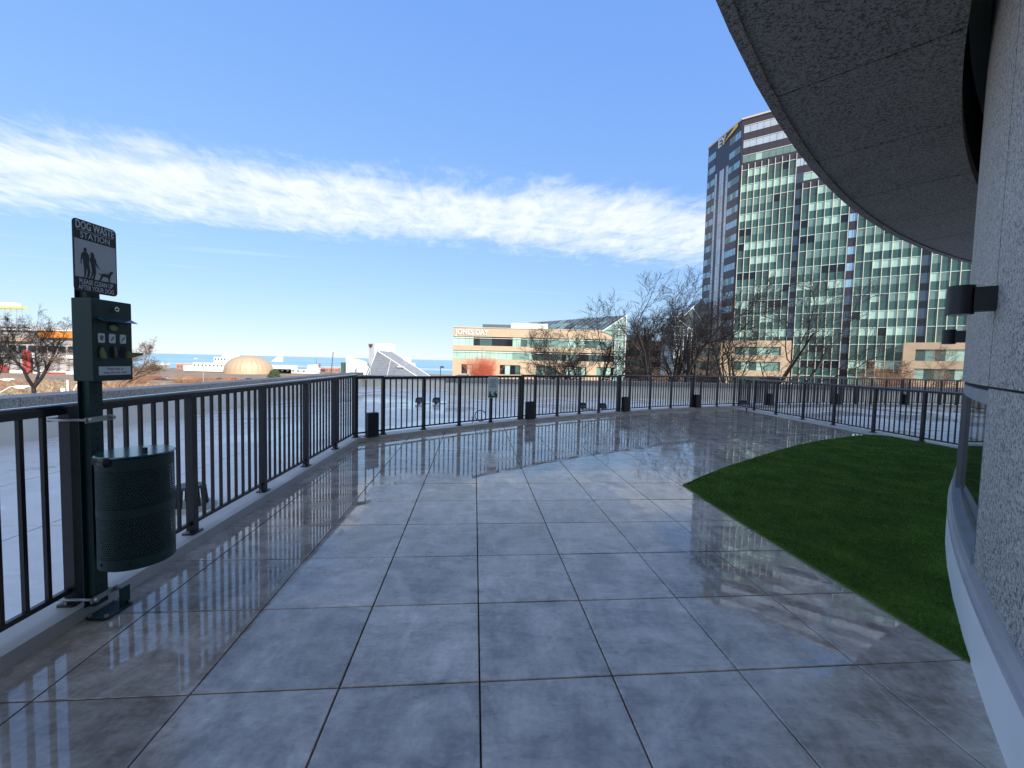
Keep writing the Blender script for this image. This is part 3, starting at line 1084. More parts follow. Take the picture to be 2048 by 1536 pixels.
bp_ = B().prism(rounded(0.12, 0.17, 0.02, 3), (SX + 0.03, SY + 0.035, 0), (1, 0, 0), (0, 1, 0), (0, 0, 1), 0.003, 0.012).build('base_plate', 'green_metal', st)
B().box((SX + 0.06, SY + 0.09, 0.062), (0.006, 0.06, 0.1)).build('angle_bracket', 'green_metal', bp_)
for dx, dy in ((-0.015, -0.034), (0.075, -0.034), (0.075, 0.105), (-0.015, 0.105)):
    B().tube((SX + dx, SY + dy, 0.012), (SX + dx, SY + dy, 0.026), 0.009, n=6).build('bolt', 'galvanised', bp_)

# upper sign
sgy0, sgy1, sgz0, sgz1 = 2.112, 2.342, 1.738, 2.098
cy, cz = (sgy0 + sgy1) / 2, (sgz0 + sgz1) / 2
SW, SH = sgy1 - sgy0, sgz1 - sgz0
sgx = -2.196
so = Vector((sgx, cy, cz))
sign = B().prism(rounded(SW, SH, 0.022, 5), so, RY, UZ, FX, 0, 0.003).build('sign', 'sign_dark', st)
# pale picture field
B().prism([(-SW / 2 + 0.006, -0.108), (SW / 2 - 0.006, -0.108), (SW / 2 - 0.006, 0.082), (-SW / 2 + 0.006, 0.082)], so, RY, UZ, FX, 0.003, 0.0036).build('picture_field', 'sign_grey', sign)
for txt, dz_, size, sxs, bold in (('DOG WASTE', 0.152, 0.056, 0.62, 0.022), ('STATION', 0.104, 0.043, 0.88, 0.004), ('PLEASE CLEAN UP', -0.130, 0.034, 0.66, 0.016), ('AFTER YOUR DOG', -0.160, 0.034, 0.66, 0.016)):
    put_text('lettering', text_mesh(txt, 'sign_letter', size, sxs, bold, 0.0008), sign, so + UZ * dz_ + FX * 0.0036, RY, UZ, FX)
B().box(so + UZ * 0.1275 + FX * 0.0034, (0.0008, 0.19, 0.002)).build('rule', 'sign_letter', sign)


def fig(pts, name):
    B().prism([(x, y) for x, y in pts], so, RY, UZ, FX, 0.0036, 0.0042).build(name, 'sign_dark', sign)


def sil(pts, sx_, sy_, ox, oy):
    return [(ox + x * sx_, oy + y * sy_) for x, y in pts]


man = [(.40, 1.0), (.55, .99), (.60, .93), (.57, .87), (.66, .84), (.78, .78), (.80, .62), (.76, .52), (.80, .40), (.86, .22), (.74, .05), (.66, 0), (.52, 0), (.58, .08),
       (.62, .22), (.54, .34), (.52, .18), (.44, .02), (.26, .0), (.34, .06), (.34, .28), (.30, .48), (.24, .66), (.16, .56), (.14, .44), (.08, .44), (.08, .58), (.14, .76), (.24, .83), (.38, .86), (.34, .93)]
fig(sil(man, 0.062, 0.152, -0.085, -0.108), 'man_silhouette')
woman = [(.42, 1.0), (.56, .99), (.66, .90), (.70, .80), (.80, .76), (.86, .62), (1.05, .46), (1.0, .42), (.82, .52), (.74, .58), (.76, .44), (.80, .28), (.66, .05), (.60, 0), (.42, 0), (.50, .06), (.58, .24),
         (.48, .14), (.34, .0), (.18, .0), (.30, .08), (.42, .28), (.36, .46), (.30, .62), (.24, .60), (.26, .76), (.34, .82), (.30, .90)]
fig(sil(woman, 0.058, 0.138, -0.048, -0.108), 'woman_silhouette')
dog = [(0, .55), (.04, .62), (.14, .55), (.22, .62), (.45, .66), (.62, .66), (.72, .80), (.80, .95), (.92, .97), (1.0, .86), (.96, .80), (.88, .78), (.84, .62), (.78, .45), (.74, .30), (.72, .02), (.78, 0), (.64, 0),
       (.64, .30), (.45, .38), (.28, .36), (.22, .20), (.12, .02), (.16, 0), (.03, 0), (.06, .14), (.12, .32), (.14, .44), (.06, .52)]
fig(sil(dog, 0.082, 0.062, 0.012, -0.108), 'dog_silhouette')
a_, b2 = Vector((0.008, -0.045)), Vector((0.078, -0.062))
pm = Vector((0.03, -0.062))
lead = B()
prev = so + RY * a_.x + UZ * a_.y + FX * 0.004
for k in range(1, 7):
    t = k / 6
    q2 = a_ * (1 - t) ** 2 + pm * 2 * t * (1 - t) + b2 * t * t
    cur = so + RY * q2.x + UZ * q2.y + FX * 0.004
    lead.tube(prev, cur, 0.0006, n=4)
    prev = cur
lead.build('lead', 'sign_dark', sign)
for dz_ in (0.16, -0.165):
    B().tube(so + UZ * dz_ + FX * 0.003, so + UZ * dz_ + FX * 0.006, 0.005, n=8).build('rivet', 'galvanised', sign)

# bag dispenser box
bxf, by0, by1, bz0, bz1 = -2.096, 2.1, 2.318, 1.284, 1.70
bw, bh = by1 - by0, bz1 - bz0
bc = Vector((bxf, (by0 + by1) / 2, (bz0 + bz1) / 2))
bb = B().box((bxf - 0.052, bc.y, bc.z), (0.104, bw, bh))
dis = bb.build('bag_dispenser', 'green_metal', st)
bev = dis.modifiers.new('b', 'BEVEL')
bev.width = 0.004
bev.segments = 2
B().tube(bc + Vector((0, 0.012, 0.166)), bc + Vector((0.012, 0.012, 0.166)), 0.0145, 0.0125, 16).build('lock', 'chrome', dis, smooth_=False)
B().tube(bc + Vector((0.012, 0.012, 0.166)), bc + Vector((0.0145, 0.012, 0.166)), 0.006, 0.005, 10).build('keyhole', 'joint_dark', dis)
hood = B().prism([(-0.092, 0), (0.104, 0), (0.110, 0.0)][:2] + [(0.112, -0.024), (-0.086, -0.024)], bc + UZ * 0.116 + FX * 0.001, RY, (UZ * 0.75 - FX * 1.15), FX * 0.55 + UZ * 0.8, 0, 0.0025)
hood.build('rain_hood', 'green_lid', dis)


def blob(pts, name, m, depth=0.01, ofs=0.0):
    B().prism(pts, bc, RY, UZ, FX, ofs + 0.0008, ofs + depth).build(name, m, dis)


slot = [(0.022 * cos(t) * 1.35, 0.075 + 0.026 * sin(t)) for t in np.linspace(0, 2 * pi, 17)[:-1]]
blob(slot, 'slot', 'joint_dark', 0.0016)
blob([(x * 0.8 - 0.004, (y - 0.075) * 0.6 + 0.068) for x, y in slot], 'bag_end', 'bag_green', 0.008)
for k, yy in enumerate((-0.066, -0.008, 0.052)):
    st_ = B().prism([(yy + x, 0.012 + y) for x, y in rounded(0.036, 0.048, 0.007, 3)], bc, RY, UZ, FX, 0.0008, 0.002).build('instruction_sticker', 'sign_white', dis)
    B().prism([(yy + 0.011 * cos(t) + 0.002, 0.013 + 0.014 * sin(t + k)) for t in np.linspace(0.4, 5.2, 9)], bc, RY, UZ, FX, 0.002, 0.0024).build('pictogram', 'print_grey', st_)
    oval = [(yy + 0.02 * cos(t), -0.058 + 0.034 * sin(t)) for t in np.linspace(0, 2 * pi, 15)[:-1]]
    blob(oval, 'slot', 'joint_dark', 0.0016)
blob([(-0.078, -0.088), (-0.066, -0.092), (-0.050, -0.09), (-0.056, -0.06), (-0.066, -0.036), (-0.074, -0.034), (-0.080, -0.06)], 'bag_end', 'bag_green', 0.012)
blob([(-0.004, -0.082), (0.004, -0.085), (0.007, -0.064), (0.002, -0.036), (-0.008, -0.03), (-0.004, -0.05), (-0.002, -0.066)], 'bag_end', 'bag_brown', 0.012)
bgt = B()
bgt.prism([(0.042, -0.09), (0.064, -0.084), (0.100, -0.072), (0.104, -0.06), (0.084, -0.060), (0.060, -0.058), (0.044, -0.05), (0.038, -0.07)], bc, RY + FX * 0.5, UZ, FX, 0.002, 0.014)
bgt.build('bag_end', 'bag_green', dis)
pl_ = B().prism([(-0.084, -0.178), (0.094, -0.178), (0.094, -0.133), (-0.084, -0.133)], bc, RY, UZ, FX, 0.0008, 0.0018).build('notice_label', 'sign_white', dis)
for txt, dz_ in (('Please help us', -0.146), ('keep this area clean', -0.165)):
    put_text('lettering', text_mesh(txt, 'print_grey', 0.0165, 0.98, 0.012, 0.0005), pl_, bc + UZ * dz_ + RY * 0.005 + FX * 0.002, RY, UZ, FX)

# straps to the railing post
for z, tl in ((1.078, 0.0), (0.118, 0.0)):
    s1 = B()
    s1.box((SX + 0.03, SY + 0.005, z), (0.006, 0.15, 0.028)).box((SX - 0.175, SY + 0.0, z - 0.004), (0.006, 0.12, 0.02))
    s1.tube((SX + 0.03, SY - 0.055, z), (SX - 0.19, SY - 0.055, z - 0.004), 0.007, n=8).tube((SX + 0.03, SY + 0.066, z), (SX - 0.19, SY + 0.058, z - 0.004), 0.007, n=8)
    br = s1.build('strap_bracket', 'galvanised', st)
    for dy in (-0.055, 0.066):
        B().tube((SX + 0.033, SY + dy, z), (SX + 0.052, SY + dy, z), 0.011, n=6).build('nut', 'galvanised', br)

# waste bin hung on the post
BX, BY_, BR = -2.015, 2.234, 0.161
BZ0, BZ1 = 0.318, 0.893
bn = thing('waste_bin', 'round perforated dark green waste bin hung on the dog station post', 'bin', (BX, BY_, BZ0))


def lattice(name, z0, z1, ncol, nrow, R):
    b = B()
    dzr = (z1 - z0) / nrow
    for rw in range(nrow):
        for c in range(ncol):
            a0 = 2 * pi * (c + 0.5 * (rw % 2)) / ncol
            a1 = a0 + 2 * pi / ncol
            am = (a0 + a1) / 2
            zb, zt, zm = z0 + rw * dzr, z0 + (rw + 1) * dzr, z0 + (rw + 0.5) * dzr
            P = lambda a, z: (BX + R * cos(a), BY_ + R * sin(a), z)
            ha, hz = (a1 - a0) * 0.30, dzr * 0.36
            o4 = [P(a0, zb), P(a1, zb), P(a1, zt), P(a0, zt)]
            i4 = [P(am, zm - hz), P(am + ha, zm), P(am, zm + hz), P(am - ha, zm)]
            b.add(o4 + i4, [(0, 1, 4), (1, 5, 4), (1, 2, 5), (2, 6, 5), (2, 3, 6), (3, 7, 6), (3, 0, 7), (0, 4, 7)])
    return b


def tubeband(z0, z1, R, R2=None, n=64):
    b = B()
    R2 = R2 or R - 0.002
    P = []
    for i in range(n):
        t = 2 * pi * i / n
        for rr, z in ((R, z0), (R, z1), (R2, z1), (R2, z0)):
            P.append((BX + rr * cos(t), BY_ + rr * sin(t), z))
    F = []
    for i in range(n):
        k, q = 4 * i, 4 * ((i + 1) % n)
        F += [(k, q, q + 1, k + 1), (k + 1, q + 1, q + 2, k + 2), (k + 2, q + 2, q + 3, k + 3), (k + 3, q + 3, q, k)]
    return b.add(P, F)


zmid = (BZ0 + BZ1) / 2 + 0.005
o = lattice('x', BZ0 + 0.055, zmid - 0.022, 88, 18, BR).build('perforated_basket', 'green_metal', bn, fix=False)
o = lattice('x', zmid + 0.022, BZ1 - 0.06, 88, 17, BR).build('perforated_basket', 'green_metal', bn, fix=False)
tubeband(BZ0, BZ0 + 0.055, BR).build('bottom_band', 'green_metal', bn, smooth_=False)
tubeband(zmid - 0.022, zmid + 0.022, BR + 0.001).build('middle_band', 'green_metal', bn)
tubeband(BZ1 - 0.06, BZ1, BR).build('top_band', 'green_metal', bn)
B().tube((BX, BY_, BZ0 + 0.004), (BX, BY_, BZ0 + 0.008), BR - 0.004, n=48).build('floor', 'green_metal', bn)
lid = B().tube((BX, BY_, BZ1 + 0.006), (BX, BY_, BZ1 + 0.014), BR + 0.008, BR + 0.004, 64).build('lid', 'green_lid', bn)
B().box((BX + 0.075, BY_ - 0.03, BZ1 + 0.026), (0.016, 0.016, 0.026)).build('lid_latch', 'black_box', lid)
# crumpled liner edge hanging out on the post side
lb = B()
prev = None
for k in range(15):
    t = rad(150 + k * 9)
    rr = BR + 0.006 + 0.006 * sin(k * 2.1)
    dzz = 0.022 + 0.016 * abs(sin(k * 1.3))
    cur = [(BX + rr * cos(t), BY_ + rr * sin(t), BZ1 + 0.004), (BX + (rr + 0.007) * cos(t), BY_ + (rr + 0.007) * sin(t), BZ1 - dzz * 0.5), (BX + rr * cos(t), BY_ + rr * sin(t), BZ1 - dzz)]
    if prev:
        lb.add(prev + cur, [(0, 3, 4, 1), (1, 4, 5, 2)])
    prev = cur
lb.build('bin_liner', 'liner', bn, smooth_=True)
B().tube((BX - 0.008, BY_, BZ0 + 0.012), (BX - 0.004, BY_, BZ1 - 0.01), 0.118, 0.134, 40, cap=False).build('bin_bag', 'liner', bn, smooth_=True)
for t in (rad(250), rad(300)):
    B().tube((BX + BR * cos(t), BY_ + BR * sin(t), BZ0 + 0.03), (BX + (BR + 0.004) * cos(t), BY_ + (BR + 0.004) * sin(t), BZ0 + 0.03), 0.008, n=8).build('rivet', 'black_box', bn)
B().box((SX + 0.026, BY_, 0.62), (0.012, 0.05, 0.4)).build('mounting_bar', 'green_metal', bn)

# small pet notice on the curved railing
nx_, ny_ = pol(R_RAIL - 0.045, 47.86)
a = rad(47.86)
inn = Vector((cos(a), -sin(a), 0))
rgt = Vector((sin(a), cos(a), 0))
face = (inn + Vector((-0.12, -0.45, 0))).normalized()
rgt = Vector((-face.y, face.x, 0))
pn = thing('pet_notice', 'small white and green pet notice on the curved railing', 'sign', (nx_, ny_, 0.62))
no_ = Vector((nx_, ny_, 0.855)) + face * 0.03
NW, NH = 0.235, 0.47
panel = B().prism(rounded(NW, NH, 0.022, 4), no_, rgt, UZ, face, 0, 0.003).build('panel', 'sign_white', pn)
B().prism([(-NW / 2 + 0.012, -NH / 2 + 0.012), (NW / 2 - 0.012, -NH / 2 + 0.012), (NW / 2 - 0.012, -NH / 2 + 0.085), (0.075, -NH / 2 + 0.11), (0.085, -NH / 2 + 0.15), (0.06, -NH / 2 + 0.16), (0.045, -NH / 2 + 0.115), (0.01, -NH / 2 + 0.115), (0.02, -NH / 2 + 0.09), (-0.03, -NH / 2 + 0.062), (-0.055, -NH / 2 + 0.105), (-0.05, -NH / 2 + 0.15), (-0.075, -NH / 2 + 0.15), (-0.095, -NH / 2 + 0.1)],
          no_, rgt, UZ, face, 0.003, 0.004).build('pictogram', 'sign_green', pn)
B().box(no_ + UZ * (-NH / 2 + 0.06) + face * 0.0045 + rgt * 0.01, (0.07, 0.001, 0.02), (rgt, face, UZ)).build('pictogram_scoop', 'sign_white', pn)
for k, t_ in enumerate(('PLEASE', 'CLEAN UP', 'AFTER', 'YOUR PET')):
    put_text('lettering', text_mesh(t_, 'sign_green', 0.048, 0.85, 0.012, 0.0008), pn, no_ + UZ * (0.16 - 0.048 * k) + face * 0.0036, rgt, UZ, face)
B().tube(no_ + UZ * 0.215 - face * 0.02, no_ + UZ * 0.215 + face * 0.006, 0.006, n=6).build('bolt', 'galvanised', pn)
B().tube(no_ - UZ * 0.215 - face * 0.02, no_ - UZ * 0.215 + face * 0.006, 0.006, n=6).build('bolt', 'galvanised', pn)

# wall lamps on the granite
def wall_lamp(label, ang, z, proj_=0.11):
    x, y = pol(RW, ang)
    n_ = Vector((-cos(rad(ang)), sin(rad(ang)), 0))
    t_ = Vector((sin(rad(ang)), cos(rad(ang)), 0))
    o = thing('wall_lamp', label, 'lamp', (x, y, z), 'black cylinder wall lamps')
    c = Vector((x, y, z)) + n_ * proj_
    B().tube(c - UZ * 0.077, c + UZ * 0.077, 0.056, n=32).build('shade', 'black_box', o)
    B().tube(c - UZ * 0.079, c - UZ * 0.0772, 0.047, n=24).build('lens', 'sign_grey', o)
    B().box(Vector((x, y, z)) + n_ * (proj_ - 0.05) / 2, (proj_ - 0.045, 0.085, 0.125), (n_, t_, UZ)).build('wall_bracket', 'black_box', o)
    return o


wall_lamp('near black cylinder wall lamp on the granite pier', 41.78, 1.825, 0.130)
wall_lamp('far black cylinder wall lamp past the curve of the granite', 49.6, 1.815, 0.150)

# roof fittings beyond the railing
def roof_light(label, x, y, s=1.0):
    o = thing('roof_floodlight', label, 'floodlight', (x, y, -0.03), 'black floodlights on the roof')
    B().prism([(-.13 * s, 0), (.13 * s, 0), (.11 * s, .13 * s), (.07 * s, .17 * s), (-.07 * s, .17 * s), (-.11 * s, .13 * s)], (x, y + 0.06, -0.03 + 0.04), (1, 0, 0), (0, 0, 1), (0, 1, 0), -0.06, 0.06).build('housing', 'black_box', o)
    B().prism([(-.09 * s, 0.03), (.09 * s, 0.03), (.08 * s, .11 * s), (-.08 * s, .11 * s)], (x, y, 0.01), (1, 0, 0), (0, 0, 1), (0, 1, 0), -0.006, -0.001).build('lens', 'slot_blue', o)
    B().tube((x, y + 0.06, -0.03), (x, y + 0.06, 0.03), 0.035, n=10).build('foot', 'black_box', o)
    B().tube((x - 0.02, y + .05, -0.02), (x + 0.35, y + 0.1, -0.02), 0.008, n=6).build('cable', 'black_box', o)


roof_light('left of the left pair of black roof floodlights', -3.05, 13.77)
roof_light('right of the left pair of black roof floodlights', -2.51, 13.89)
roof_light('left of the right pair of black roof floodlights', 2.26, 13.26)
roof_light('right of the right pair of black roof floodlights', 2.90, 13.25)
roof_light('single black roof floodlight behind the railing corner', 8.75, 15.75)
dr = thing('roof_drain', 'black domed drain strainer on the roof behind the waste bin', 'drain', (-3.06, 3.95, -0.03))
B().tube((-3.06, 3.95, -0.028), (-3.06, 3.95, 0.0), 0.23, 0.2, 28).build('flange', 'concrete_kerb', dr)
for k in range(18):
    t = 2 * pi * k / 18
    B().tube((-3.06 + .14 * cos(t), 3.95 + .14 * sin(t), 0.0), (-3.06 + .12 * cos(t), 3.95 + .12 * sin(t), .17), 0.011, n=5).build('strainer_bar', 'black_box', dr)
B().tube((-3.06, 3.95, .165), (-3.06, 3.95, .185), 0.135, .11, 24).build('cap', 'black_box', dr)
hb = B()
prev = None
for k in range(30):
    t = k / 29 * 2.2 * pi
    cur = Vector((-0.72 + 0.13 * cos(t), 9.74 + 0.012 * k / 6, 0.15 + 0.13 * sin(t)))
    if prev is not None:
        hb.tube(prev, cur, 0.011, n=6)
    prev = cur
ck = thing('coiled_hose', 'loop of black hose standing on the roof behind the pet notice', 'hose', (-0.72, 9.74, 0.0))
hb.build('hose', 'black_box', ck)
B().tube((-0.9, 9.76, -0.03), (-0.9, 9.76, 0.1), 0.02, n=8).build('standpipe', 'galvanised', ck)
B().box((-0.9, 9.76, 0.11), (0.07, 0.02, 0.02)).build('valve', 'galvanised', ck)
sk = thing('pipe_stub', 'short black pipe stub on the paving by the far railing corner', 'pipe', (7.62, 13.55, 0.0))
B().tube((7.62, 13.55, 0.0), (7.62, 13.55, 0.10), 0.022, n=10).build('pipe', 'black_box', sk)
B().tube((7.62, 13.55, 0.10), (7.62, 13.55, 0.115), 0.03, n=10).build('cap', 'black_box', sk)

# ================================================================== BACKGROUND
def camray(px, py, Y):
    return None


# ---- glass office tower
tw = thing('office_tower', 'tall green glass office tower with dark chamfered corner', 'building', (70, 122, ground_z(70, 122)))
K = Vector((59.6, 115.2, 0))
U = Vector((0.81, -0.586, 0)).normalized()
Nn = Vector((-U.y * -1 * -1, U.x * -1, 0))
Nn = Vector((U.y, -U.x, 0)).normalized()
if Nn.y > 0:
    Nn = -Nn
V_ = Vector((-1.8, 15.4, 0)).normalized()
Nc = Vector((-V_.y, V_.x, 0))
if Nc.x > 0:
    Nc = -Nc
ZT, ST, NS = 67.0, 3.85, 19
LM, LC = 62.0, 15.5
gz = -8.0
core = [K, K + U * LM, K + U * LM + Vector((0.55, 0.8, 0)) * 34, K + V_ * LC + Vector((0.8, 0.6, 0)) * 30, K + V_ * LC]
core = [p - (Nn * 0.0) for p in core]
b = B().prism([(p.x, p.y) for p in core], (0, 0, 0), (1, 0, 0), (0, 1, 0), (0, 0, 1), gz, ZT - 0.05)
b.build('core', 'spandrel_purple', tw)
b = B()
for p, q, nn in ((K, K + U * LM, Nn), (K + V_ * LC, K, Nc)):
    d = (q - p)
    L = d.length
    d.normalize()
    b.box((p + q) / 2 + Vector((0, 0, ZT + 0.15)) + nn * -0.2, (L + 0.3, 0.9, 0.4), (d, nn, UZ))
b.build('roof_coping', 'sandstone_trim', tw)
panes = []                      # (centre, width, height, material, axis, normal)
BAY = 1.52
SLOTS = [(12.6, 14.2), (23.6, 25.3), (36.6, 38.3), (49.0, 50.7)]
rp = random.Random(11)


def run_mat(prev, pal):
    return prev if (prev and rp.random() < 0.55) else rp.choices(*pal)[0]


PAL = (('pane_pale', 'pane_mid', 'pane_dark', 'pane_black'), (0.27, 0.25, 0.34, 0.14))
secs = []
t0 = 0.5
for s0, s1 in SLOTS + [(LM, LM)]:
    secs.append((t0, s0))
    t0 = s1
for si, (ta, tb) in enumerate(secs):
    nb = max(1, round((tb - ta) / BAY))
    bw_ = (tb - ta) / nb
    first = (3, 5, 3, 3, 3)[si]
    for s in range(NS):
        zt = ZT - 1.9 - s * ST
        last = None
        for k in range(nb):
            c = K + U * (ta + (k + 0.5) * bw_)
            if s < first - 1:
                mt = 'pane_lavender'
            elif s == first - 1:
                mt = 'pane_mid' if rp.random() < 0.6 else 'pane_pale'
            else:
                last = run_mat(last, PAL)
                mt = last
            panes.append((c + UZ * (zt - 0.9), bw_ - 0.07, 1.72, mt, U, Nn))
            sm = 'spandrel_purple' if s < first else 'spandrel_green'
            panes.append((c + UZ * (zt - 2.78), bw_ - 0.05, 1.95, sm, U, Nn))
    zb = ZT - 1.9 - first * ST - 0.9 + 2.4
    for k in range(nb + 1):
        c = K + U * (ta + k * bw_)
        B().box(c + Nn * 0.13 + UZ * ((zb + gz) / 2), (0.10, 0.22, zb - gz), (U, Nn, UZ)).build('mullion', 'cream_mullion', tw)
    for s in range(NS):
        z = ZT - 1.9 - s * ST + 0.06
        B().box(K + U * ((ta + tb) / 2) + Nn * 0.07 + UZ * z, (tb - ta, 0.14, 0.13), (U, Nn, UZ)).build('transom', 'pale_transom' if s >= first else 'lattice_white', tw)
for i, (ta, tb) in enumerate(SLOTS):
    for s in range(NS):
        zt = ZT - 1.9 - s * ST
        c = K + U * ((ta + tb) / 2)
        if (i == 1 and s < 12) or s < 4:
            for q in (-1, 1):
                panes.append((c + U * q * 0.36 + UZ * (zt - 0.9), 0.66, 1.8, 'pane_blue' if i == 1 else 'pane_lavender', U, Nn))
            panes.append((c + UZ * (zt - 2.8), 1.4, 1.9, 'spandrel_purple', U, Nn))
        else:
            panes.append((c + UZ * (zt - 0.9), 1.5, 2.2, 'slot_blue', U, Nn))
            panes.append((c + UZ * (zt - 2.9), 1.25, 1.5, 'pane_black', U, Nn))
# chamfered corner face
zones = [('w', 0.2, 5.0), ('p', 5.1, 6.2), ('d', 6.2, 7.0), ('p', 7.1, 9.2), ('d', 9.2, 10.3), ('p', 10.4, 11.4), ('w', 11.5, 15.3)]
for s in range(NS):
    zt = ZT - 2.6 - s * ST
    for kd, a0, a1 in zones:
        if kd == 'w':
            nb = 4
            for k in range(nb):
                ww = (a1 - a0) / nb
                c = K + V_ * (a0 + (k + 0.5) * ww)
                panes.append((c + UZ * (zt - 0.9), ww - 0.08, 1.75, 'pane_blue' if rp.random() < 0.65 else 'pane_mid', V_, Nc))
            panes.append((K + V_ * ((a0 + a1) / 2) + UZ * (zt - 2.8), a1 - a0, 1.9, 'spandrel_purple', V_, Nc))
        elif kd == 'p' and s >= 2:
            nb = 2 if a1 - a0 > 1.5 else 1
            for k in range(nb):
                ww = (a1 - a0) / nb
                panes.append((K + V_ * (a0 + (k + .5) * ww) + UZ * (zt - 1.9 + 0.9), ww - 0.06, ST - 0.08, 'pane_lavender', V_, Nc))
unit = B().box((0, 0, 0), (1, 0.06, 1))
unit_me = {}
cpos = Vector((0, 0, CAM_H))


def pane_objects(panes, parent, limit):
    off = world_loc(parent)
    order = sorted(range(len(panes)), key=lambda i: -(panes[i][1] * panes[i][2]) / (panes[i][0] - cpos).length_squared if panes[i][0].x / panes[i][0].y < 1.06 and panes[i][0].z > -4 else 0)
    near = set(order[:limit])
    rest = {}
    for i, (c, w_, h_, m, ax, nn) in enumerate(panes):
        jz = (hash((i * 7919) % 101) % 5 - 2) * 0.0015
        if i in near:
            if m not in unit_me:
                unit_me[m] = unit.mesh('pane', m)
            o = link('pane', unit_me[m], parent)
            tilt = Matrix.Rotation(jz, 4, 'Z') @ Matrix.Rotation(((i * 31) % 7 - 3) * 0.0012, 4, 'X')
            R = Matrix((ax, nn, UZ)).transposed().to_4x4()
            o.matrix_local = Matrix.Translation(c - off + nn * 0.02) @ R @ tilt @ Matrix.Diagonal((w_, 1, h_, 1))
        else:
            rest.setdefault(m, B()).box(c + nn * 0.02, (w_, 0.06, h_), (ax, nn, UZ))
    for m, bb in rest.items():
        tag(bb.build('glazing', m, parent, fix=False), kind='stuff')


pane_objects(panes, tw, 300)
# sign on the chamfer
so2 = K + V_ * 8.6 + UZ * (ZT - 1.5) + Nc * 0.12
put_text('lettering', text_mesh('EY', 'sign_white', 3.1, 1.05, 0.03, 0.25), tw, so2, -V_, UZ, Nc)
B().prism([(-3.0, -1.2), (2.6, 1.35), (2.6, 0.1)], K + V_ * 4.2 + UZ * (ZT - 1.0) + Nc * 0.1, -V_, UZ, Nc, 0, 0.2).build('sign_beam', 'yellow_sign', tw)


# ---- sandstone blocks at the tower's foot
def stone_block(name, label, p, q, back, top, rows, m='sandstone'):
    p, q = Vector((*p, 0)), Vector((*q, 0))
    d = (q - p)
    L = d.length
    d.normalize()
    nn = Vector((d.y, -d.x, 0))
    bk = Vector((*back, 0))
    o = thing(name, label, 'building', (p.x, p.y, gz))
    zs = [top] + [z for r_ in rows for z in r_[:2]] + [gz]
    core_ = B().prism([(p.x - nn.x * .35, p.y - nn.y * .35), (q.x - nn.x * .35, q.y - nn.y * .35), (q.x + bk.x, q.y + bk.y), (p.x + bk.x, p.y + bk.y)], (0, 0, 0), (1, 0, 0), (0, 1, 0), (0, 0, 1), gz, top - 0.1)
    core_.build('core', m, o)
    for i in range(0, len(zs), 2):
        B().box(p + d * L / 2 - nn * 0.17 + UZ * (zs[i] + zs[i + 1]) / 2, (L, 0.36, zs[i] - zs[i + 1]), (d, nn, UZ)).build('stone_band', m, o)
    for z1, z0, a0, a1, pal in rows:
        for aa, ab in ((0, a0), (a1, L)):
            if ab - aa > 0.05:
                B().box(p + d * (aa + ab) / 2 - nn * 0.17 + UZ * (z0 + z1) / 2, (ab - aa, 0.34, z1 - z0 - 0.004), (d, nn, UZ)).build('stone_pier', m, o)
        n_ = max(1, round((a1 - a0) / 1.6))
        for k in range(n_):
            w_ = (a1 - a0) / n_
            bb = B().box(p + d * (a0 + (k + .5) * w_) - nn * 0.28 + UZ * (z0 + z1) / 2, (w_ - 0.07, 0.05, z1 - z0 - 0.06), (d, nn, UZ))
            bb.build('pane', rp.choice(pal), o)
    return o


gp = ['pane_mid', 'pane_pale', 'pane_dark', 'pane_dark']
stone_block('stone_block', 'sandstone block with two window bands at the left foot of the tower', (55.2, 111.8), (69.6, 105.4), (3, 9), 8.3, [(6.7, 4.6, 3.2, 13.6, gp), (2.9, 0.6, 3.2, 13.6, gp), (-0.9, -4.5, 3.0, 13.8, ['pane_black', 'pane_dark'])])
stone_block('stone_block', 'sandstone block behind the sunlit tree at the right foot of the tower', (87.0, 93.9), (106, 80.2), (5, 7), 7.7, [(6.2, 3.7, 2.0, 22.5, gp), (2.0, -0.6, 2.0, 22.5, gp), (-2.0, -5, 1.0, 22.5, ['pane_black', 'pane_dark'])])
stone_block('stone_block', 'shaded sandstone wing between glass atrium and tower', (52.5, 122.5), (56.2, 112.3), (6, 3), 8.1, [(6.5, 4.4, 1.5, 9.5, ['pane_dark', 'pane_mid']), (2.7, 0.4, 1.5, 9.5, ['pane_dark', 'pane_mid']), (-1.1, -4.5, 1.5, 9.5, ['pane_black'])])

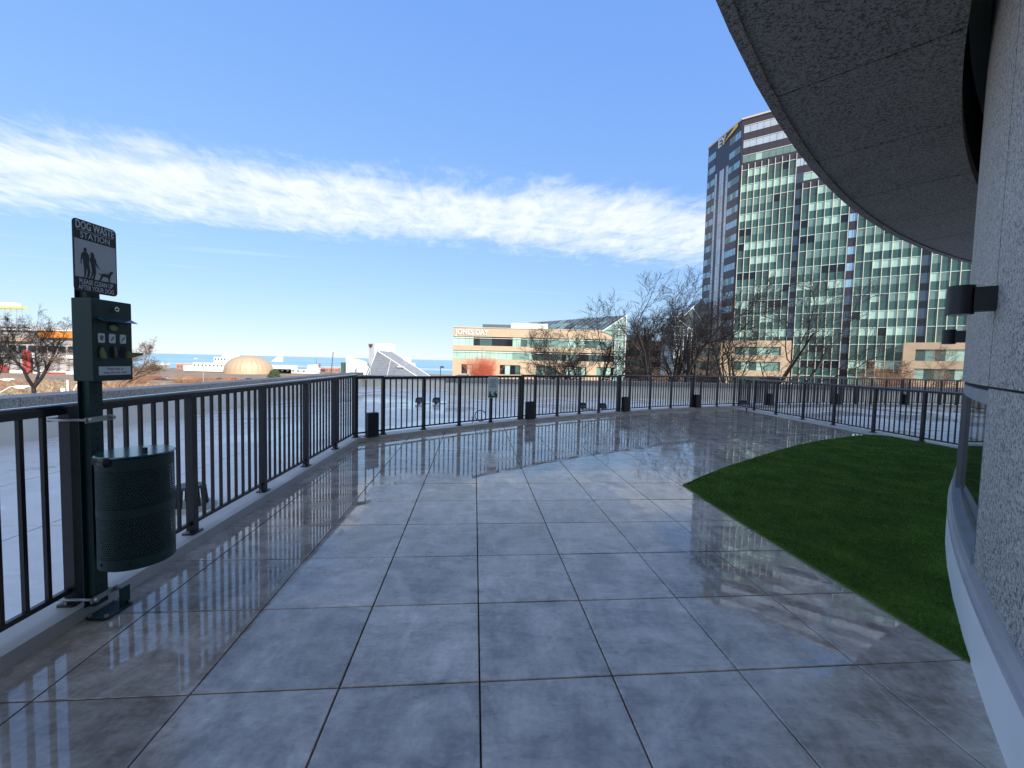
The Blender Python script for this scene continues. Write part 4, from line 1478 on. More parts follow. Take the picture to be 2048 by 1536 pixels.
# ---- long sandstone office with lettering
YJ = 117.0
jd = thing('office_building', 'long low sandstone office with white roof lettering and green window bands', 'building', (8, 125, gz))
XA, XB = -16.7, 31.0
B().box(((XA + XB) / 2, YJ + 16, (10.3 + gz) / 2), (XB - XA - 0.2, 31.3, 10.3 - gz), ).build('core', 'sandstone', jd)
bands = [(10.55, 8.15), (5.65, 4.3), (1.95, 0.45), (-2.2, -4.6)]
for z1, z0 in bands:
    nst = 9
    for k in range(nst):
        w_ = (XB - XA) / nst
        B().box((XA + (k + .5) * w_, YJ + 0.15, (z0 + z1) / 2), (w_ - 0.02, 0.4, z1 - z0)).build('stone_panel', 'sandstone', jd)
B().box(((XA + XB) / 2, YJ + 0.1, 10.62), (XB - XA + 0.2, 0.7, 0.12)).build('roof_edge', 'sandstone_trim', jd)
for z1, z0 in ((8.15, 5.65), (4.3, 1.95)):
    x = XA + 0.05
    last = None
    while x < XB - 0.5:
        w_ = rp.choice((1.15, 1.15, 2.3, 1.7))
        w_ = min(w_, XB - x)
        last = run_mat(last, (('pane_pale', 'pane_mid', 'pane_dark', 'pane_black'), (0.12, 0.15, 0.42, 0.31) if x > XA + 5 else (1, 0, 0, 0)))
        B().box((x + w_ / 2, YJ + 0.24, (z0 + z1) / 2), (w_ - 0.06, 0.08, z1 - z0 - 0.04)).build('pane', last, jd)
        x += w_
    B().box(((XA + XB) / 2, YJ - 0.02, z1 - 0.42), (XB - XA, 0.12, 0.1)).build('sun_shade', 'lattice_white', jd)
# ground row: punched openings in piers
xw = [(-14.2, -7.8), (-3.5, 4.2 - 2), (6.6, 12.2), (15.0, 20.6), (23.4, 28.8)]
prev = XA
for a0, a1 in xw + [(XB, XB)]:
    if a0 - prev > 0.1:
        B().box(((prev + a0) / 2, YJ + 0.15, (0.45 - 2.2) / 2), (a0 - prev, 0.396, 2.645)).build('stone_pier', 'sandstone', jd)
    prev = a1
for a0, a1 in xw:
    n_ = 4
    for k in range(n_):
        w_ = (a1 - a0) / n_
        B().box((a0 + (k + .5) * w_, YJ + 0.26, -0.87), (w_ - 0.07, 0.08, 2.6)).build('pane', rp.choice(['pane_dark', 'pane_black', 'pane_dark', 'pane_mid', 'pane_pale']), jd)
for k in range(8):
    B().box((XA + 3 + k * 6, YJ + 0.15, -6.3), (3.0, 0.4, 3.4)).build('stone_pier', 'sandstone', jd)
put_text('lettering', text_mesh('JONES DAY', 'sign_white', 2.05, 0.86, 0.012, 0.2, 'LEFT', 1.0), jd, (XA + 0.75, YJ - 0.16, 9.25), (1, 0, 0), (0, 0, 1), (0, -1, 0))
# rooftop plant and skylight
B().box((4.6, YJ + 6, 11.3), (10.5, 5, 2.2)).build('roof_plant', 'white_wall', jd)
B().box((-4.8, YJ + 6.5, 11.1), (8.0, 5, 1.7)).build('roof_plant', 'skylight', jd)
sky_ = link('skylight', None, jd)
E0, R0_, dirb = Vector((24.7, 116.8, 10.35)), Vector((31.1, 116.8, 14.9)), Vector((-26, 29, 0))
Rb, Eb = R0_ + dirb, E0 + dirb
off = world_loc(jd)
for i in range(20):
    for j in range(4):
        def pt(s, t):
            return (E0 + (Eb - E0) * s) * (1 - t) + (R0_ + (Rb - R0_) * s) * t
        s0, s1, t0_, t1_ = i / 20 + .004, (i + 1) / 20 - .004, j / 4 + .015, (j + 1) / 4 - .015
        q = [pt(s0, t0_), pt(s1, t0_), pt(s1, t1_), pt(s0, t1_)]
        nn = (q[1] - q[0]).cross(q[3] - q[0]).normalized() * 0.06
        B().add([p + nn for p in q] + [p - nn for p in q], [(0, 1, 2, 3), (7, 6, 5, 4), (0, 4, 5, 1), (1, 5, 6, 2), (2, 6, 7, 3), (3, 7, 4, 0)]).build('skylight_pane', 'skylight' if rp.random() < .8 else 'pane_mid', sky_)
fb = B()
for i in range(21):
    a_1 = E0 + (Eb - E0) * i / 20
    fb.tube(a_1, R0_ + (Rb - R0_) * i / 20, 0.07, n=4)
for j in range(5):
    fb.tube(E0 + (R0_ - E0) * j / 4, Eb + (Rb - Eb) * j / 4, 0.07, n=4)
fb.build('skylight_frame', 'steel_grey', sky_)
# gable end of the skylight
gab = link('glass_gable', None, jd)
ga = [(24.7, 10.35), (31.1, 14.9), (31.0, gz), (28.1, gz), (28.1, 9.0)]
B().prism(ga, (0, 116.75, 0), (1, 0, 0), (0, 0, 1), (0, 1, 0), 0, 0.1).build('glass', 'pane_mid', gab)
fr = B()
fr.tube((24.6, 116.6, 10.35), (31.2, 116.6, 15.0), 0.16, n=6).tube((31.1, 116.6, 15.0), (31.0, 116.6, gz), 0.14, n=6)
fr.build('frame_edge', 'lattice_white', gab)
fr = B()
for k in range(14):
    z = 12.5 - k * 1.45
    xl = max(28.1, 24.7 + (z - 10.35) / 4.55 * 6.4) if z > 10.35 else 28.1
    fr.box(((xl + 31.05) / 2, 116.7, z), (31.05 - xl, 0.08, 0.1))
for x in (28.2, 29.2, 30.2):
    zt = 10.35 + (x - 24.7) / 6.4 * 4.55
    fr.box((x, 116.68, (zt + gz) / 2), (0.1, 0.08, zt - gz))
fr.build('lattice', 'lattice_white', gab)

# ---- office wing further back
wg = thing('office_wing', 'low sandstone wing set back between the two glass gables', 'building', (48, 155, gz))
B().box((48.5, 158, (9.9 + gz) / 2), (19, 15.4, 9.9 - gz)).build('core', 'sandstone', wg)
for z1, z0 in ((10.0, 6.9), (4.4, 3.0), (0.7, -0.9)):
    B().box((48.5, 150.2, (z0 + z1) / 2), (19.2, 0.4, z1 - z0)).build('stone_band', 'sandstone', wg)
for z1, z0 in ((6.9, 4.4), (3.0, 0.7), (-0.9, -3.4)):
    last = None
    for k in range(12):
        last = run_mat(last, (('pane_pale', 'pane_mid', 'pane_black', 'pane_dark'), (0.2, 0.2, 0.4, 0.3)))
        B().box((39.0 + (k + .5) * 1.58, 150.25, (z0 + z1) / 2), (1.52, 0.06, z1 - z0 - 0.05)).build('pane', last, wg)
    B().box((48.5, 149.95, z1 - 0.3), (19.2, 0.12, 0.14)).build('sun_shade', 'lattice_white', wg)
B().box((46, 154, 11.0), (8, 4, 2.0)).build('roof_plant', 'white_wall', wg)

# ---- second glass atrium
at = thing('glass_atrium', 'dark glass gabled atrium with white lattice beside the tower', 'building', (51, 127, gz))
ga = [(47.7, gz), (55.4, gz), (55.4, 21.3), (50.2, 16.0), (47.7, 15.6)]
B().prism(ga, (0, 124.9, 0), (1, 0, 0), (0, 0, 1), (0, 1, 0), 0, 6.0).build('glass_body', 'skylight', at)
B().prism([(0, gz), (5.4, gz), (5.4, 11.0), (0, 15.6)], (47.66, 124.95, 0), (-0.35, 0.94, 0), (0, 0, 1), (-0.94, -0.35, 0), 0, 0.1).build('side_glass', 'pane_blue', at)
fr = B()
for a1, a2 in (((47.7, 15.7), (55.2, 10.3)), ((50.2, 16.0), (55.4, 21.4)), ((52.6, 18.6), (55.3, 15.2)), ((55.3, 15.2), (52.8, 12.3)), ((47.7, 15.6), (50.2, 16.1))):
    fr.tube((a1[0], 124.75, a1[1]), (a2[0], 124.75, a2[1]), 0.11, n=6)
fr.build('frame_edge', 'lattice_white', at)
for x in (47.75, 48.5, 49.3, 50.4, 51.6, 52.8, 54.0):
    zt = 15.6 - (x - 47.7) * 0.72
    B().box((x, 124.8, (zt + gz) / 2), (0.12, 0.1, zt - gz)).build('mullion', 'lattice_white', at)
for k in range(17):
    z = 14.3 - k * 1.3
    xr = min(54.0 if k % 3 == 0 else 49.3, 47.7 + (15.6 - z) / 0.72)
    B().box(((47.75 + xr) / 2, 124.82, z), (xr - 47.75, 0.08, 0.12)).build('lattice_bar', 'lattice_white', at)


# ---- bare trees
def make_tree(name, label, loc, height, spread, seed, stems=3, lean=(0, 0), m='bark', group='bare winter trees', levels=4, thick=0.17, dens=1.0, zfork=0.22):
    rr = random.Random(seed)
    root = thing(name, label, 'tree', loc, group)
    base = Vector(loc)
    tr_, cr_ = B(), B()

    def grow(p, d, L, r_, lev, out):
        n = 5 if lev <= 1 else (4 if lev == 2 else 3)
        pts, dirs = [p], [d]
        for i in range(n):
            up = 0.10 if lev < 3 else 0.03
            d = (d + Vector((rr.gauss(0, .13), rr.gauss(0, .13), rr.gauss(0, .10) + up))).normalized()
            p = p + d * (L / n)
            pts.append(p)
            dirs.append(d)
        end = r_ * (0.42 if lev < levels else 0.35)
        for i in range(n):
            ra = r_ + (end - r_) * i / n
            rb = r_ + (end - r_) * (i + 1) / n
            out.tube(pts[i], pts[i + 1], ra, rb, 6 if lev == 0 else (5 if lev == 1 else 3), cap=False)
        if lev >= levels:
            return
        nch = {0: 5, 1: 7, 2: 7, 3: 6}.get(lev, 4)
        nch = max(2, round(nch * dens))
        for c in range(nch):
            t = 0.25 + 0.75 * (c + rr.random()) / nch
            i = min(n - 1, int(t * n))
            fr_ = t * n - i
            q = pts[i].lerp(pts[i + 1], fr_)
            ax = dirs[i + 1].orthogonal().normalized()
            ax = Matrix.Rotation(rr.uniform(0, 2 * pi), 3, dirs[i + 1]) @ ax
            nd = Matrix.Rotation(rad(rr.uniform(26, 58)), 3, ax) @ dirs[i + 1]
            if nd.z < -0.15:
                nd.z *= 0.2
                nd.normalize()
            rl = r_ + (end - r_) * t
            grow(q, nd, L * rr.uniform(0.42, 0.66) * (1.12 - 0.35 * t), max(0.016, rl * rr.uniform(0.48, 0.68)), lev + 1, cr_)

    zf = height * zfork
    if stems == 1:
        top = base + Vector((lean[0] * .3, lean[1] * .3, zf))
        tr_.tube(base, top, thick * 1.25, thick, 8, cap=False)
    for s in range(max(stems, 3)):
        a = 2 * pi * s / max(stems, 3) + rr.uniform(-.5, .5)
        d = Vector((cos(a) * spread + lean[0], sin(a) * spread + lean[1], 1.0)).normalized()
        p = base + Vector((cos(a) * .25, sin(a) * .25, 0)) if stems > 1 else top
        grow(p, d, (height - (zf if stems == 1 else 0)) * rr.uniform(0.56, 0.72), thick * rr.uniform(.75, 1.0), 0, tr_)
    tr_.build('trunk', m, root, smooth_=True, fix=False)
    cr_.build('crown', m, root, smooth_=True, fix=False)
    return root


def gl(x, y):
    return (x, y, ground_z(x, y) + 0.0)


make_tree('bare_tree', 'leftmost multi-stemmed bare tree in front of the sandstone office', gl(8.8, 50), 14.8, 0.72, 21, stems=6, lean=(-0.06, 0), dens=0.95, thick=0.2)
make_tree('bare_tree', 'tallest bare tree, against open sky left of the glass atrium', gl(17.2, 46), 19.8, 0.52, 52, stems=5, lean=(0.06, 0), dens=0.95, thick=0.24)
make_tree('bare_tree', 'bare tree crossing in front of the dark glass atrium', gl(21.0, 47), 15.0, 0.5, 33, stems=3, lean=(0.0, 0), dens=0.72, thick=0.2)
make_tree('bare_tree', 'bare tree in front of the sandstone block at the tower foot', gl(25.0, 45), 18.0, 0.72, 14, stems=5, lean=(0.04, 0), dens=0.9, thick=0.22)
make_tree('bare_tree', 'small sunlit bare tree beside the granite wall', gl(59.5, 62), 11.6, 0.60, 8, stems=4, m='bark_warm', dens=0.9, thick=0.13)
make_tree('bare_tree', 'bare tree left of the dog waste station in front of the orange stripe', gl(-88, 77), 20.5, 0.7, 17, stems=1, dens=1.1, thick=0.3, zfork=.3)
make_tree('bare_tree', 'bare tree showing just right of the bag dispenser', gl(-70, 74), 18.0, 0.75, 29, stems=1, dens=1.1, thick=0.26, m='bark_warm', zfork=.3)
make_tree('bare_tree', 'bare tree at the far left edge behind the railing', gl(-99, 80), 18.5, 0.7, 31, stems=1, dens=1.05, thick=0.3, zfork=.3)


# ---- shrubs
def shrub(label, x, y, rx, hz, seed, m='twig_brown', n=260, name='bare_shrub', group='leafless shrubs', ry=None):
    rr = random.Random(seed)
    z = ground_z(x, y)
    o = thing(name, label, 'shrub', (x, y, z), group)
    b = B()
    for k in range(n):
        a = rr.uniform(0, 2 * pi)
        q = math.sqrt(rr.random())
        p0 = Vector((x + rx * .35 * q * cos(a), y + (ry or rx) * .35 * q * sin(a), z))
        L = hz * rr.uniform(.5, 1.05)
        d = Vector((cos(a) * q * .8 * rx / hz + rr.gauss(0, .15), sin(a) * q * .8 * rx / hz + rr.gauss(0, .15), 1)).normalized()
        p1 = p0 + d * L * .55
        p2 = p1 + (d + Vector((rr.gauss(0, .3), rr.gauss(0, .3), 0))).normalized() * L * .45
        b.tube(p0, p1, 0.03, 0.022, 3, False).tube(p1, p2, 0.022, 0.01, 3, False)
        for s in range(3):
            q0 = p1.lerp(p2, rr.random())
            b.tube(q0, q0 + Vector((rr.gauss(0, .4), rr.gauss(0, .4), rr.uniform(.1, .7))) * hz * .16, 0.015, 0.008, 3, False)
    b.build('twigs', m, o, fix=False)
    return o


shrub('orange-red twiggy shrub in front of the office lettering end', -6.4, 90, 2.7, 8.4, 1, 'twig_red', 900)
shrub('low brown shrub between the glass gables', 45, 118, 3.2, 6.5, 2, 'twig_brown', 260)
shrub('orange-brown shrub right of the glass gable', 40, 119, 3.0, 5.6, 12, 'twig_brown', 240)
shrub('low sunlit shrub at the foot of the small tree by the granite wall', 55, 62, 2.6, 8.4, 3, 'twig_brown', 300)
shrub('bright orange hedge at the far left below the street lamps', -73, 61, 3.6, 5.6, 4, 'twig_red', 420)
SHR = [(-84, 92, 4, 4.2), (-79, 97, 3, 3.6), (-70, 95, 4, 3.2), (-66, 110, 5, 3.2), (-92, 118, 5, 3.4), (-120, 175, 7, 3.6), (-135, 180, 6, 3.6), (-112, 168, 5, 3.0), (-148, 190, 7, 3.4), (-160, 178, 7, 3.6), (-104, 150, 5, 3.2), (-180, 205, 7, 3.2)]
SHL = ['dry brown shrub low behind the railing, left of the bin', 'dry shrub beneath the left bare tree', 'dry shrub beneath the bag dispenser', 'dry shrub right of the station post', 'dry shrub below the right bare tree',
       'rust coloured shrub below the white museum', 'rust coloured shrub left of the street lamp', 'rust coloured shrub left of the round evergreen', 'low rust shrub by the parked cars', 'rust shrub at the far left of the car park', 'low rust shrub nearest the granite coping', 'far rust shrub beyond the car park']
for k, (x, y, rx, hz) in enumerate(SHR):
    shrub(SHL[k], x, y, rx * 1.5, hz * 1.45, 40 + k, 'twig_red' if k == 7 else 'twig_brown', 330)
# dry scrub and grass on the bank below the terrace
for sd2, m2, cnt in ((1, 'twig_brown', 2600), (2, 'dry_grass', 4200), (3, 'bark_warm', 1000)):
    rr = random.Random(sd2 + 70)
    b = B()
    for k in range(cnt):
        y = rr.uniform(48, 175)
        x = -y * rr.uniform(0.55, 1.3)
        if (0.5 + 0.5 * sin(x * .13 + sd2) * cos(y * .11 + 2 * sd2)) < rr.random() * .9:
            continue
        z = ground_z(x, y)
        hh_ = rr.uniform(.5, 2.3) * (0.6 if m2 == 'dry_grass' else 1)
        for q in range(9):
            a = rr.uniform(0, 2 * pi)
            w_ = rr.uniform(.04, .09)
            dx, dy = rr.gauss(0, .5) * hh_, rr.gauss(0, .5) * hh_
            b.add([(x + w_ * cos(a), y + w_ * sin(a), z), (x - w_ * cos(a), y - w_ * sin(a), z), (x + dx, y + dy, z + hh_ * rr.uniform(.6, 1.1))], [(0, 1, 2)])
    tag(b.build('dry_scrub', m2, fix=False), 'dry scrub on the bank below the left parapet', 'scrub', kind='stuff')
# round evergreen
ex, ey = -101, 178
ez = ground_z(ex, ey)
ev = thing('evergreen_shrub', 'round dark evergreen in front of the golden dome', 'shrub', (ex, ey, ez))
B().tube((ex, ey, ez), (ex, ey, ez + 3), 0.3, .2, 8).build('trunk', 'bark', ev)
b = B()
rr = random.Random(5)
for k in range(2600):
    d = Vector((rr.gauss(0, 1), rr.gauss(0, 1), rr.gauss(0, 1))).normalized()
    q = rr.uniform(.55, 1.0) * (0.85 + 0.15 * sin(d.x * 7) * sin(d.z * 6 + 1))
    c = Vector((ex, ey, ez + 4.2)) + Vector((d.x * 2.9, d.y * 2.9, d.z * 3.7)) * q
    e1 = Vector((rr.gauss(0, 1), rr.gauss(0, 1), rr.gauss(0, 1))).normalized() * .32
    e2 = e1.orthogonal().normalized() * .2
    b.add([c - e1, c + e2, c + e1], [(0, 1, 2)])
b.build('crown', 'evergreen', ev, fix=False)

# ---- golden dome and white museum
dmx, dmy, dmz, dR, dH = -283.5, 452, -17.5, 23.0, 18.6
dm = thing('dome_theatre', 'golden brown dome beside the lake', 'building', (dmx, dmy, dmz))
nseg, nrow = 28, 9
for k in range(nseg):
    b = B()
    a0, a1 = 2 * pi * k / nseg, 2 * pi * (k + 1) / nseg
    a0 += .004
    a1 -= .004
    P = []
    for i in range(nrow + 1):
        e = (pi / 2) * i / nrow
        rr_ = dR * cos(e) ** 0.82 if i < nrow else 0.4
        z = dmz + 2.2 + (dH - 2.2) * sin(e)
        P += [(dmx + rr_ * cos(a0), dmy + rr_ * sin(a0), z), (dmx + rr_ * cos(a1), dmy + rr_ * sin(a1), z)]
    b.add(P, [(2 * i, 2 * i + 1, 2 * i + 3, 2 * i + 2) for i in range(nrow)])
    b.build('dome_panel', 'gold_dome', dm, fix=False)
B().tube((dmx, dmy, dmz - 3), (dmx, dmy, dmz + 2.3), dR + .3, n=48).build('base_ring', 'gold_dome', dm)
mu = thing('white_museum', 'white stepped museum building behind the golden dome', 'building', (-320, 462, -18))
for c, s in (((-331, 470, -12.5), (40, 18, 9.5)), ((-315, 474, -9.5), (30, 20, 17)), ((-262, 476, -13), (30, 14, 9)), ((-250, 474, -15.2), (60, 10, 4.5)), ((-345, 468, -14), (34, 12, 6.5))):
    B().box(c, s).build('wall', 'white_wall', mu)
B().prism([(-8, 0), (8, 0), (0, 6.5)], (-316, 466, -1.5), (1, 0, 0), (0, 0, 1), (0, 1, 0), 0, 12).build('gable_roof', 'lattice_white', mu)
B().prism([(0, 0), (10, 0), (10, 8.5)], (-270, 470, -5), (1, 0, 0), (0, 0, 1), (0, 1, 0), 0, 6).build('wedge_roof', 'lattice_white', mu)
B().prism([(-10, -8), (9, -8), (9, 9), (2, 7), (-10, -2)], (-306, 461.4, -9), (1, 0, 0), (0, 0, 1), (0, 1, 0), 0, 2).build('glass_front', 'pane_lavender', mu)
for k in range(9):
    B().box((-349 + k * 4.2, 460.9, -10.5), (1.5, 0.2, 1.8)).build('window', 'pane_dark', mu)
for k in range(4):
    B().box((-328 + k * 3.4, 463.8, -3.5), (1.4, 0.3, 1.8)).build('window', 'pane_dark', mu)
for k in range(8):
    B().box((-275 + k * 6.0, 468.8, -14.6), (2.6, 0.2, 1.5)).build('window', 'pane_dark', mu)

# ---- white tower with glass pyramid
rk = thing('lakefront_hall', 'white tower with grey glass pyramid on the lakefront', 'building', (-122, 400, -19))
B().prism([(-137.2, 401), (-130, 395), (-115.8, 399), (-115.8, 414), (-137.2, 414)], (0, 0, 0), (1, 0, 0), (0, 1, 0), (0, 0, 1), -20, 15.4).build('tower', 'white_wall', rk)
for x, hh_ in ((-127, 1.6), (-121, 2.6), (-118, 1.2)):
    B().tube((x, 404, 15.4), (x, 404, 15.4 + hh_), .25, n=6).build('roof_mast', 'steel_grey', rk)
B().box((-104, 402, -8), (20, 10, 12)).build('wing', 'white_wall', rk)
B().prism([(-3, 0), (6, 0), (6, 6), (-3, 4)], (-103, 396.5, -3), (1, 0, 0), (0, 0, 1), (0, 1, 0), 0, 6).build('wing_top', 'white_wall', rk)
ap = Vector((-122.6, 380, 8.6))
apb = Vector((-113.5, 398, 8.0))
bl_, br_ = Vector((-132, 376, -19)), Vector((-78, 380, -19))
bk_ = Vector((-70, 398, -19))
b = B()
py = link('pyramid', None, rk)
B().add([ap, bl_, br_, apb, bk_], [(0, 1, 2), (0, 2, 4, 3)]).build('glass_slope', 'pyramid_glass', py, fix=False)
fb = B()
for k in range(1, 12):
    t = k / 12
    a1 = bl_.lerp(ap, t)
    a2 = br_.lerp(ap, t)
    fb.tube(a1 + Vector((0, -.1, 0)), a2 + Vector((0, -.1, .05)), .1, n=3)
for k in range(1, 16):
    t = k / 16
    q = bl_.lerp(br_, t)
    fb.tube(q + Vector((0, -.1, 0)), ap + Vector((0, -.1, 0)), .08, n=3)
    q2 = br_.lerp(bk_, t)
    fb.tube(q2, ap.lerp(apb, t), .1, n=3)
fb.build('glazing_bars', 'steel_grey', py)
fb = B()
fb.tube(ap, br_, .35, n=5).tube(ap, bl_, .3, n=5).tube(ap.lerp(br_, .28), bl_.lerp(br_, .34), .22, n=4).tube(apb, bk_, .3, n=5)
fb.build('edge_tubes', 'lattice_white', py)
B().box((-101, 379, -5.6), (5.5, 2, 1.0)).build('canopy', 'white_wall', rk)
B().prism([(-15, -16), (2.5, -16), (2.5, -3), (-4, -0.6), (-15, 1.6)], (-142, 396, 0), (1, 0, 0), (0, 0, 1), (0, 1, 0), 0, 12).build('curved_hall', 'white_wall', rk)
B().box((-160, 398, -9), (3.5, 4, 12)).build('dark_pier', 'pane_dark', rk)
B().box((-134, 393, -12), (22, 4, 12)).build('podium', 'white_wall', rk)

# ---- lake: breakwater, ship, low dock buildings
bk = B()
rr = random.Random(2)
x = -1500
while x < 260:
    w_ = rr.uniform(14, 26)
    bk.box((x + w_ / 2, 1120 + rr.uniform(-3, 3), -23.6), (w_ + 2, 9, 2.4 + rr.uniform(-.4, .5)))
    x += w_
bkw = thing('breakwater', 'long low stone breakwater lying across the lake', 'breakwater', (-600, 1120, -24))
tag(bk.build('stones', 'breakwater_stone', bkw), kind='stuff')
shp = thing('moored_ship', 'red and white ship moored on the lakefront', 'ship', (-280, 605, -24))
B().prism([(-14.5, 0), (14.5, 0), (17, 6), (-15, 6)], (-281, 602, -22.5), (1, 0, 0), (0, 0, 1), (0, 1, 0), 0, 9).build('hull', 'hull_dark', shp)
B().prism([(-14.5, 0), (16.5, 0), (17.2, 1.6), (-15, 1.6)], (-281, 601.8, -16.5), (1, 0, 0), (0, 0, 1), (0, 1, 0), 0, 9.4).build('bulwark', 'red_paint', shp)
B().box((-287, 606.5, -13.2), (15, 7, 3.4)).build('deck_house', 'white_wall', shp)
B().box((-288, 606.5, -10.4), (10, 6, 2.2)).build('bridge', 'white_wall', shp)
B().box((-288, 603.4, -10.3), (9, .3, .9)).build('bridge_window', 'pane_dark', shp)
B().tube((-283, 606, -9), (-283, 606, -1), .22, n=6).build('mast', 'hull_dark', shp)
B().tube((-278, 606, -13), (-278, 606, -8), 1.2, n=10).build('funnel', 'red_paint', shp)
DK = [(-330, 560, 18, 5, 'white_wall', 'long white shed on the quay right of the dome'), (-258, 545, 14, 4, 'white_wall', 'white quay shed left of the moored ship'), (-236, 552, 16, 5, 'brick_red', 'red quay building between ship and curved white hall'),
      (-216, 556, 14, 4.5, 'brick_red', 'low red quay building right of the ship'), (-196, 560, 20, 3.6, 'concrete_grey', 'grey quay shed behind the leaning pole'), (-30, 640, 60, 2.5, 'concrete_grey', 'low grey pier left of the sandstone office'), (-420, 545, 26, 6, 'brick_red', 'red brick shed left of the white museum'), (-455, 540, 22, 5, 'concrete_grey', 'grey shed at the left of the lakefront')]
for x, y, w_, h_, m, lab in DK:
    z = ground_z(x, y) if y < 620 else -24
    o = thing('quay_building', lab, 'building', (x, y, z), 'quay buildings')
    B().box((x, y, z + h_ / 2), (w_, 8, h_)).build('wall', m, o)
    B().prism([(-w_ / 2 - .5, 0), (w_ / 2 + .5, 0), (w_ / 2 - 1, 1.3), (-w_ / 2 + 1, 1.3)], (x, y - 4.3, z + h_), (1, 0, 0), (0, 0, 1), (0, 1, 0), 0, 8.6).build('roof', 'lattice_white' if m != 'brick_red' else 'concrete_grey', o)
    for k in range(max(2, int(w_ / 4))):
        B().box((x - w_ / 2 + 2 + k * 4, y - 4.05, z + h_ * .5), (1.6, .15, h_ * .4)).build('window', 'pane_dark', o)

# ---- stadium at the far left
sd_ = thing('stadium', 'grey stadium with orange stripe behind the left bare trees', 'stadium', (-300, 270, -18))
SXc = -296
for z0, z1, y, m, nm in ((-20, -11, 262, 'white_wall', 'lower_wall'), (-10.9, -3.2, 263, 'concrete_grey', 'concourse'), (-3.1, -0.4, 261.5, 'white_wall', 'ramp_band'), (-0.3, 5.6, 263.5, 'concrete_grey', 'upper_concourse'), (9.6, 13.6, 262.8, 'concrete_grey', 'upper_stand')):
    B().box((SXc - 20, y + 8, (z0 + z1) / 2), (120, 16, z1 - z0)).build(nm, m, sd_)
B().box((SXc - 20, 271, 11.2), (119.5, 15, 11)).build('inner_stand', 'concrete_grey', sd_)
B().box((-276, 261.6, 11.4), (36, 1.2, 3.6)).build('orange_stripe', 'orange_paint', sd_)
B().box((SXc - 20, 261.9, 14.1), (120, 2, .9)).build('rim', 'white_wall', sd_)
B().box((SXc - 34, 261.9, 8.2), (60, 1.4, 2.6)).build('ochre_band', 'gold_dome', sd_)
for k in range(18):
    B().box((-352 + k * 6.2, 261.4, -6.5), (1.2, 1.2, 7.6)).build('column', 'concrete_grey', sd_)
for k in range(16):
    B().box((-350 + k * 6.2, 262.7, 2.6), (4.2, .5, 3.6)).build('opening', 'pane_black', sd_)
B().box((-300.5, 259.6, -6.5), (4.6, .6, 16)).build('banner', 'red_paint', sd_)
B().box((-318, 259.8, -10), (10, .6, 4.0)).build('banner', 'red_paint', sd_)
B().box((-284, 259.8, -13), (14, .6, 2.2)).build('banner', 'red_paint', sd_)
lm = thing('floodlight_mast', 'scaffolded floodlight gantry at the far left edge', 'gantry', (-318, 255, -18))
B().box((-318, 255, 12), (5, 4, 34)).build('mast', 'concrete_grey', lm)
B().box((-309, 255, 26.8), (26, 4, 1.2)).build('platform', 'yellow_sign', lm)
B().box((-308, 255, 28.6), (18, 3, 2.2)).build('lamp_rack', 'lamp_white', lm)
B().box((-312, 255, 20), (12, 3, 1.0)).build('lower_platform', 'steel_grey', lm)
fb = B()
for k in range(7):
    fb.tube((-316 + k * 3.4, 254, 8), (-316 + k * 3.4, 254, 27), .12, n=4)
for k in range(8):
    fb.tube((-317, 254, 9 + k * 2.6), (-296, 254, 9 + k * 2.6), .1, n=4)
fb.build('scaffold', 'steel_grey', lm)


# ---- street lamps and poles
def street_lamp(label, x, y, top, arm, m='steel_grey', hm='lamp_white', hs=1.0):
    z = ground_z(x, y)
    o = thing('street_lamp', label, 'street lamp', (x, y, z), 'street lamps')
    B().tube((x, y, z), (x, y, top - .9), .14, .09, 8).build('pole', m, o)
    b = B()
    prev = Vector((x, y, top - .9))
    for k in range(1, 7):
        t = k / 6 * pi / 2
        cur = Vector((x + arm * sin(t) * .7, y, top - .9 + .9 * (1 - cos(t)) * 1.0 if False else top - .9 + .9 * sin(t)))
        b.tube(prev, cur, .06, n=6)
        prev = cur
    end = Vector((x + arm, y, top + .02))
    b.tube(prev, end, .055, n=6)
    b.build('arm', m, o)
    d = 1 if arm > 0 else -1
    B().prism([(0, -.05), (.25, -.13), (.8, -.14), (1.0, -.02), (.8, .1), (.25, .1), (0, .04)], end - Vector((d * .1, 0, 0)), (d * hs, 0, 0), (0, 0, hs), (0, 1, 0), -.17 * hs, .17 * hs).build('lamp_head', hm, o)


street_lamp('curved street lamp standing in front of the white museum', -88.4, 120, 0.2, -1.6)
street_lamp('upper of the two white street lamps at the left edge', -70.0, 56.0, -2.55, 2.1, 'lamp_white', 'lamp_white', 1.3)
street_lamp('lower of the two white street lamps at the left edge', -58.6, 47.6, -2.75, 2.3, 'lamp_white', 'lamp_white', 1.45)
lpn = thing('leaning_pole', 'thin black leaning mast left of the white curved hall', 'mast', (-86.6, 200, ground_z(-86.6, 200)))
B().tube((-86.8, 200, ground_z(-86.6, 200)), (-85.3, 200, 4.3), .24, .16, 8).build('pole', 'hull_dark', lpn)
B().tube((-85.3, 200, 4.2), (-85.28, 200, 4.9), .3, .3, 8).build('cap', 'lamp_white', lpn)
an = thing('antenna_pole', 'dark antenna pole standing in front of the white tower', 'antenna', (-67.6, 200, ground_z(-67, 200)))
B().tube((-67.6, 200, ground_z(-67, 200)), (-67.6, 200, 8.2), .24, .18, 8).build('pole', 'steel_grey', an)
for k in range(6):
    t = 2 * pi * k / 6
    B().box((-67.6 + .75 * cos(t), 200 + .75 * sin(t), 7.6), (.3, .3, 1.2)).build('antenna_panel', 'hull_dark', an)
B().tube((-67.6, 200, 6.4), (-67.6, 200, 7.0), .5, n=8).build('junction_box', 'hull_dark', an)
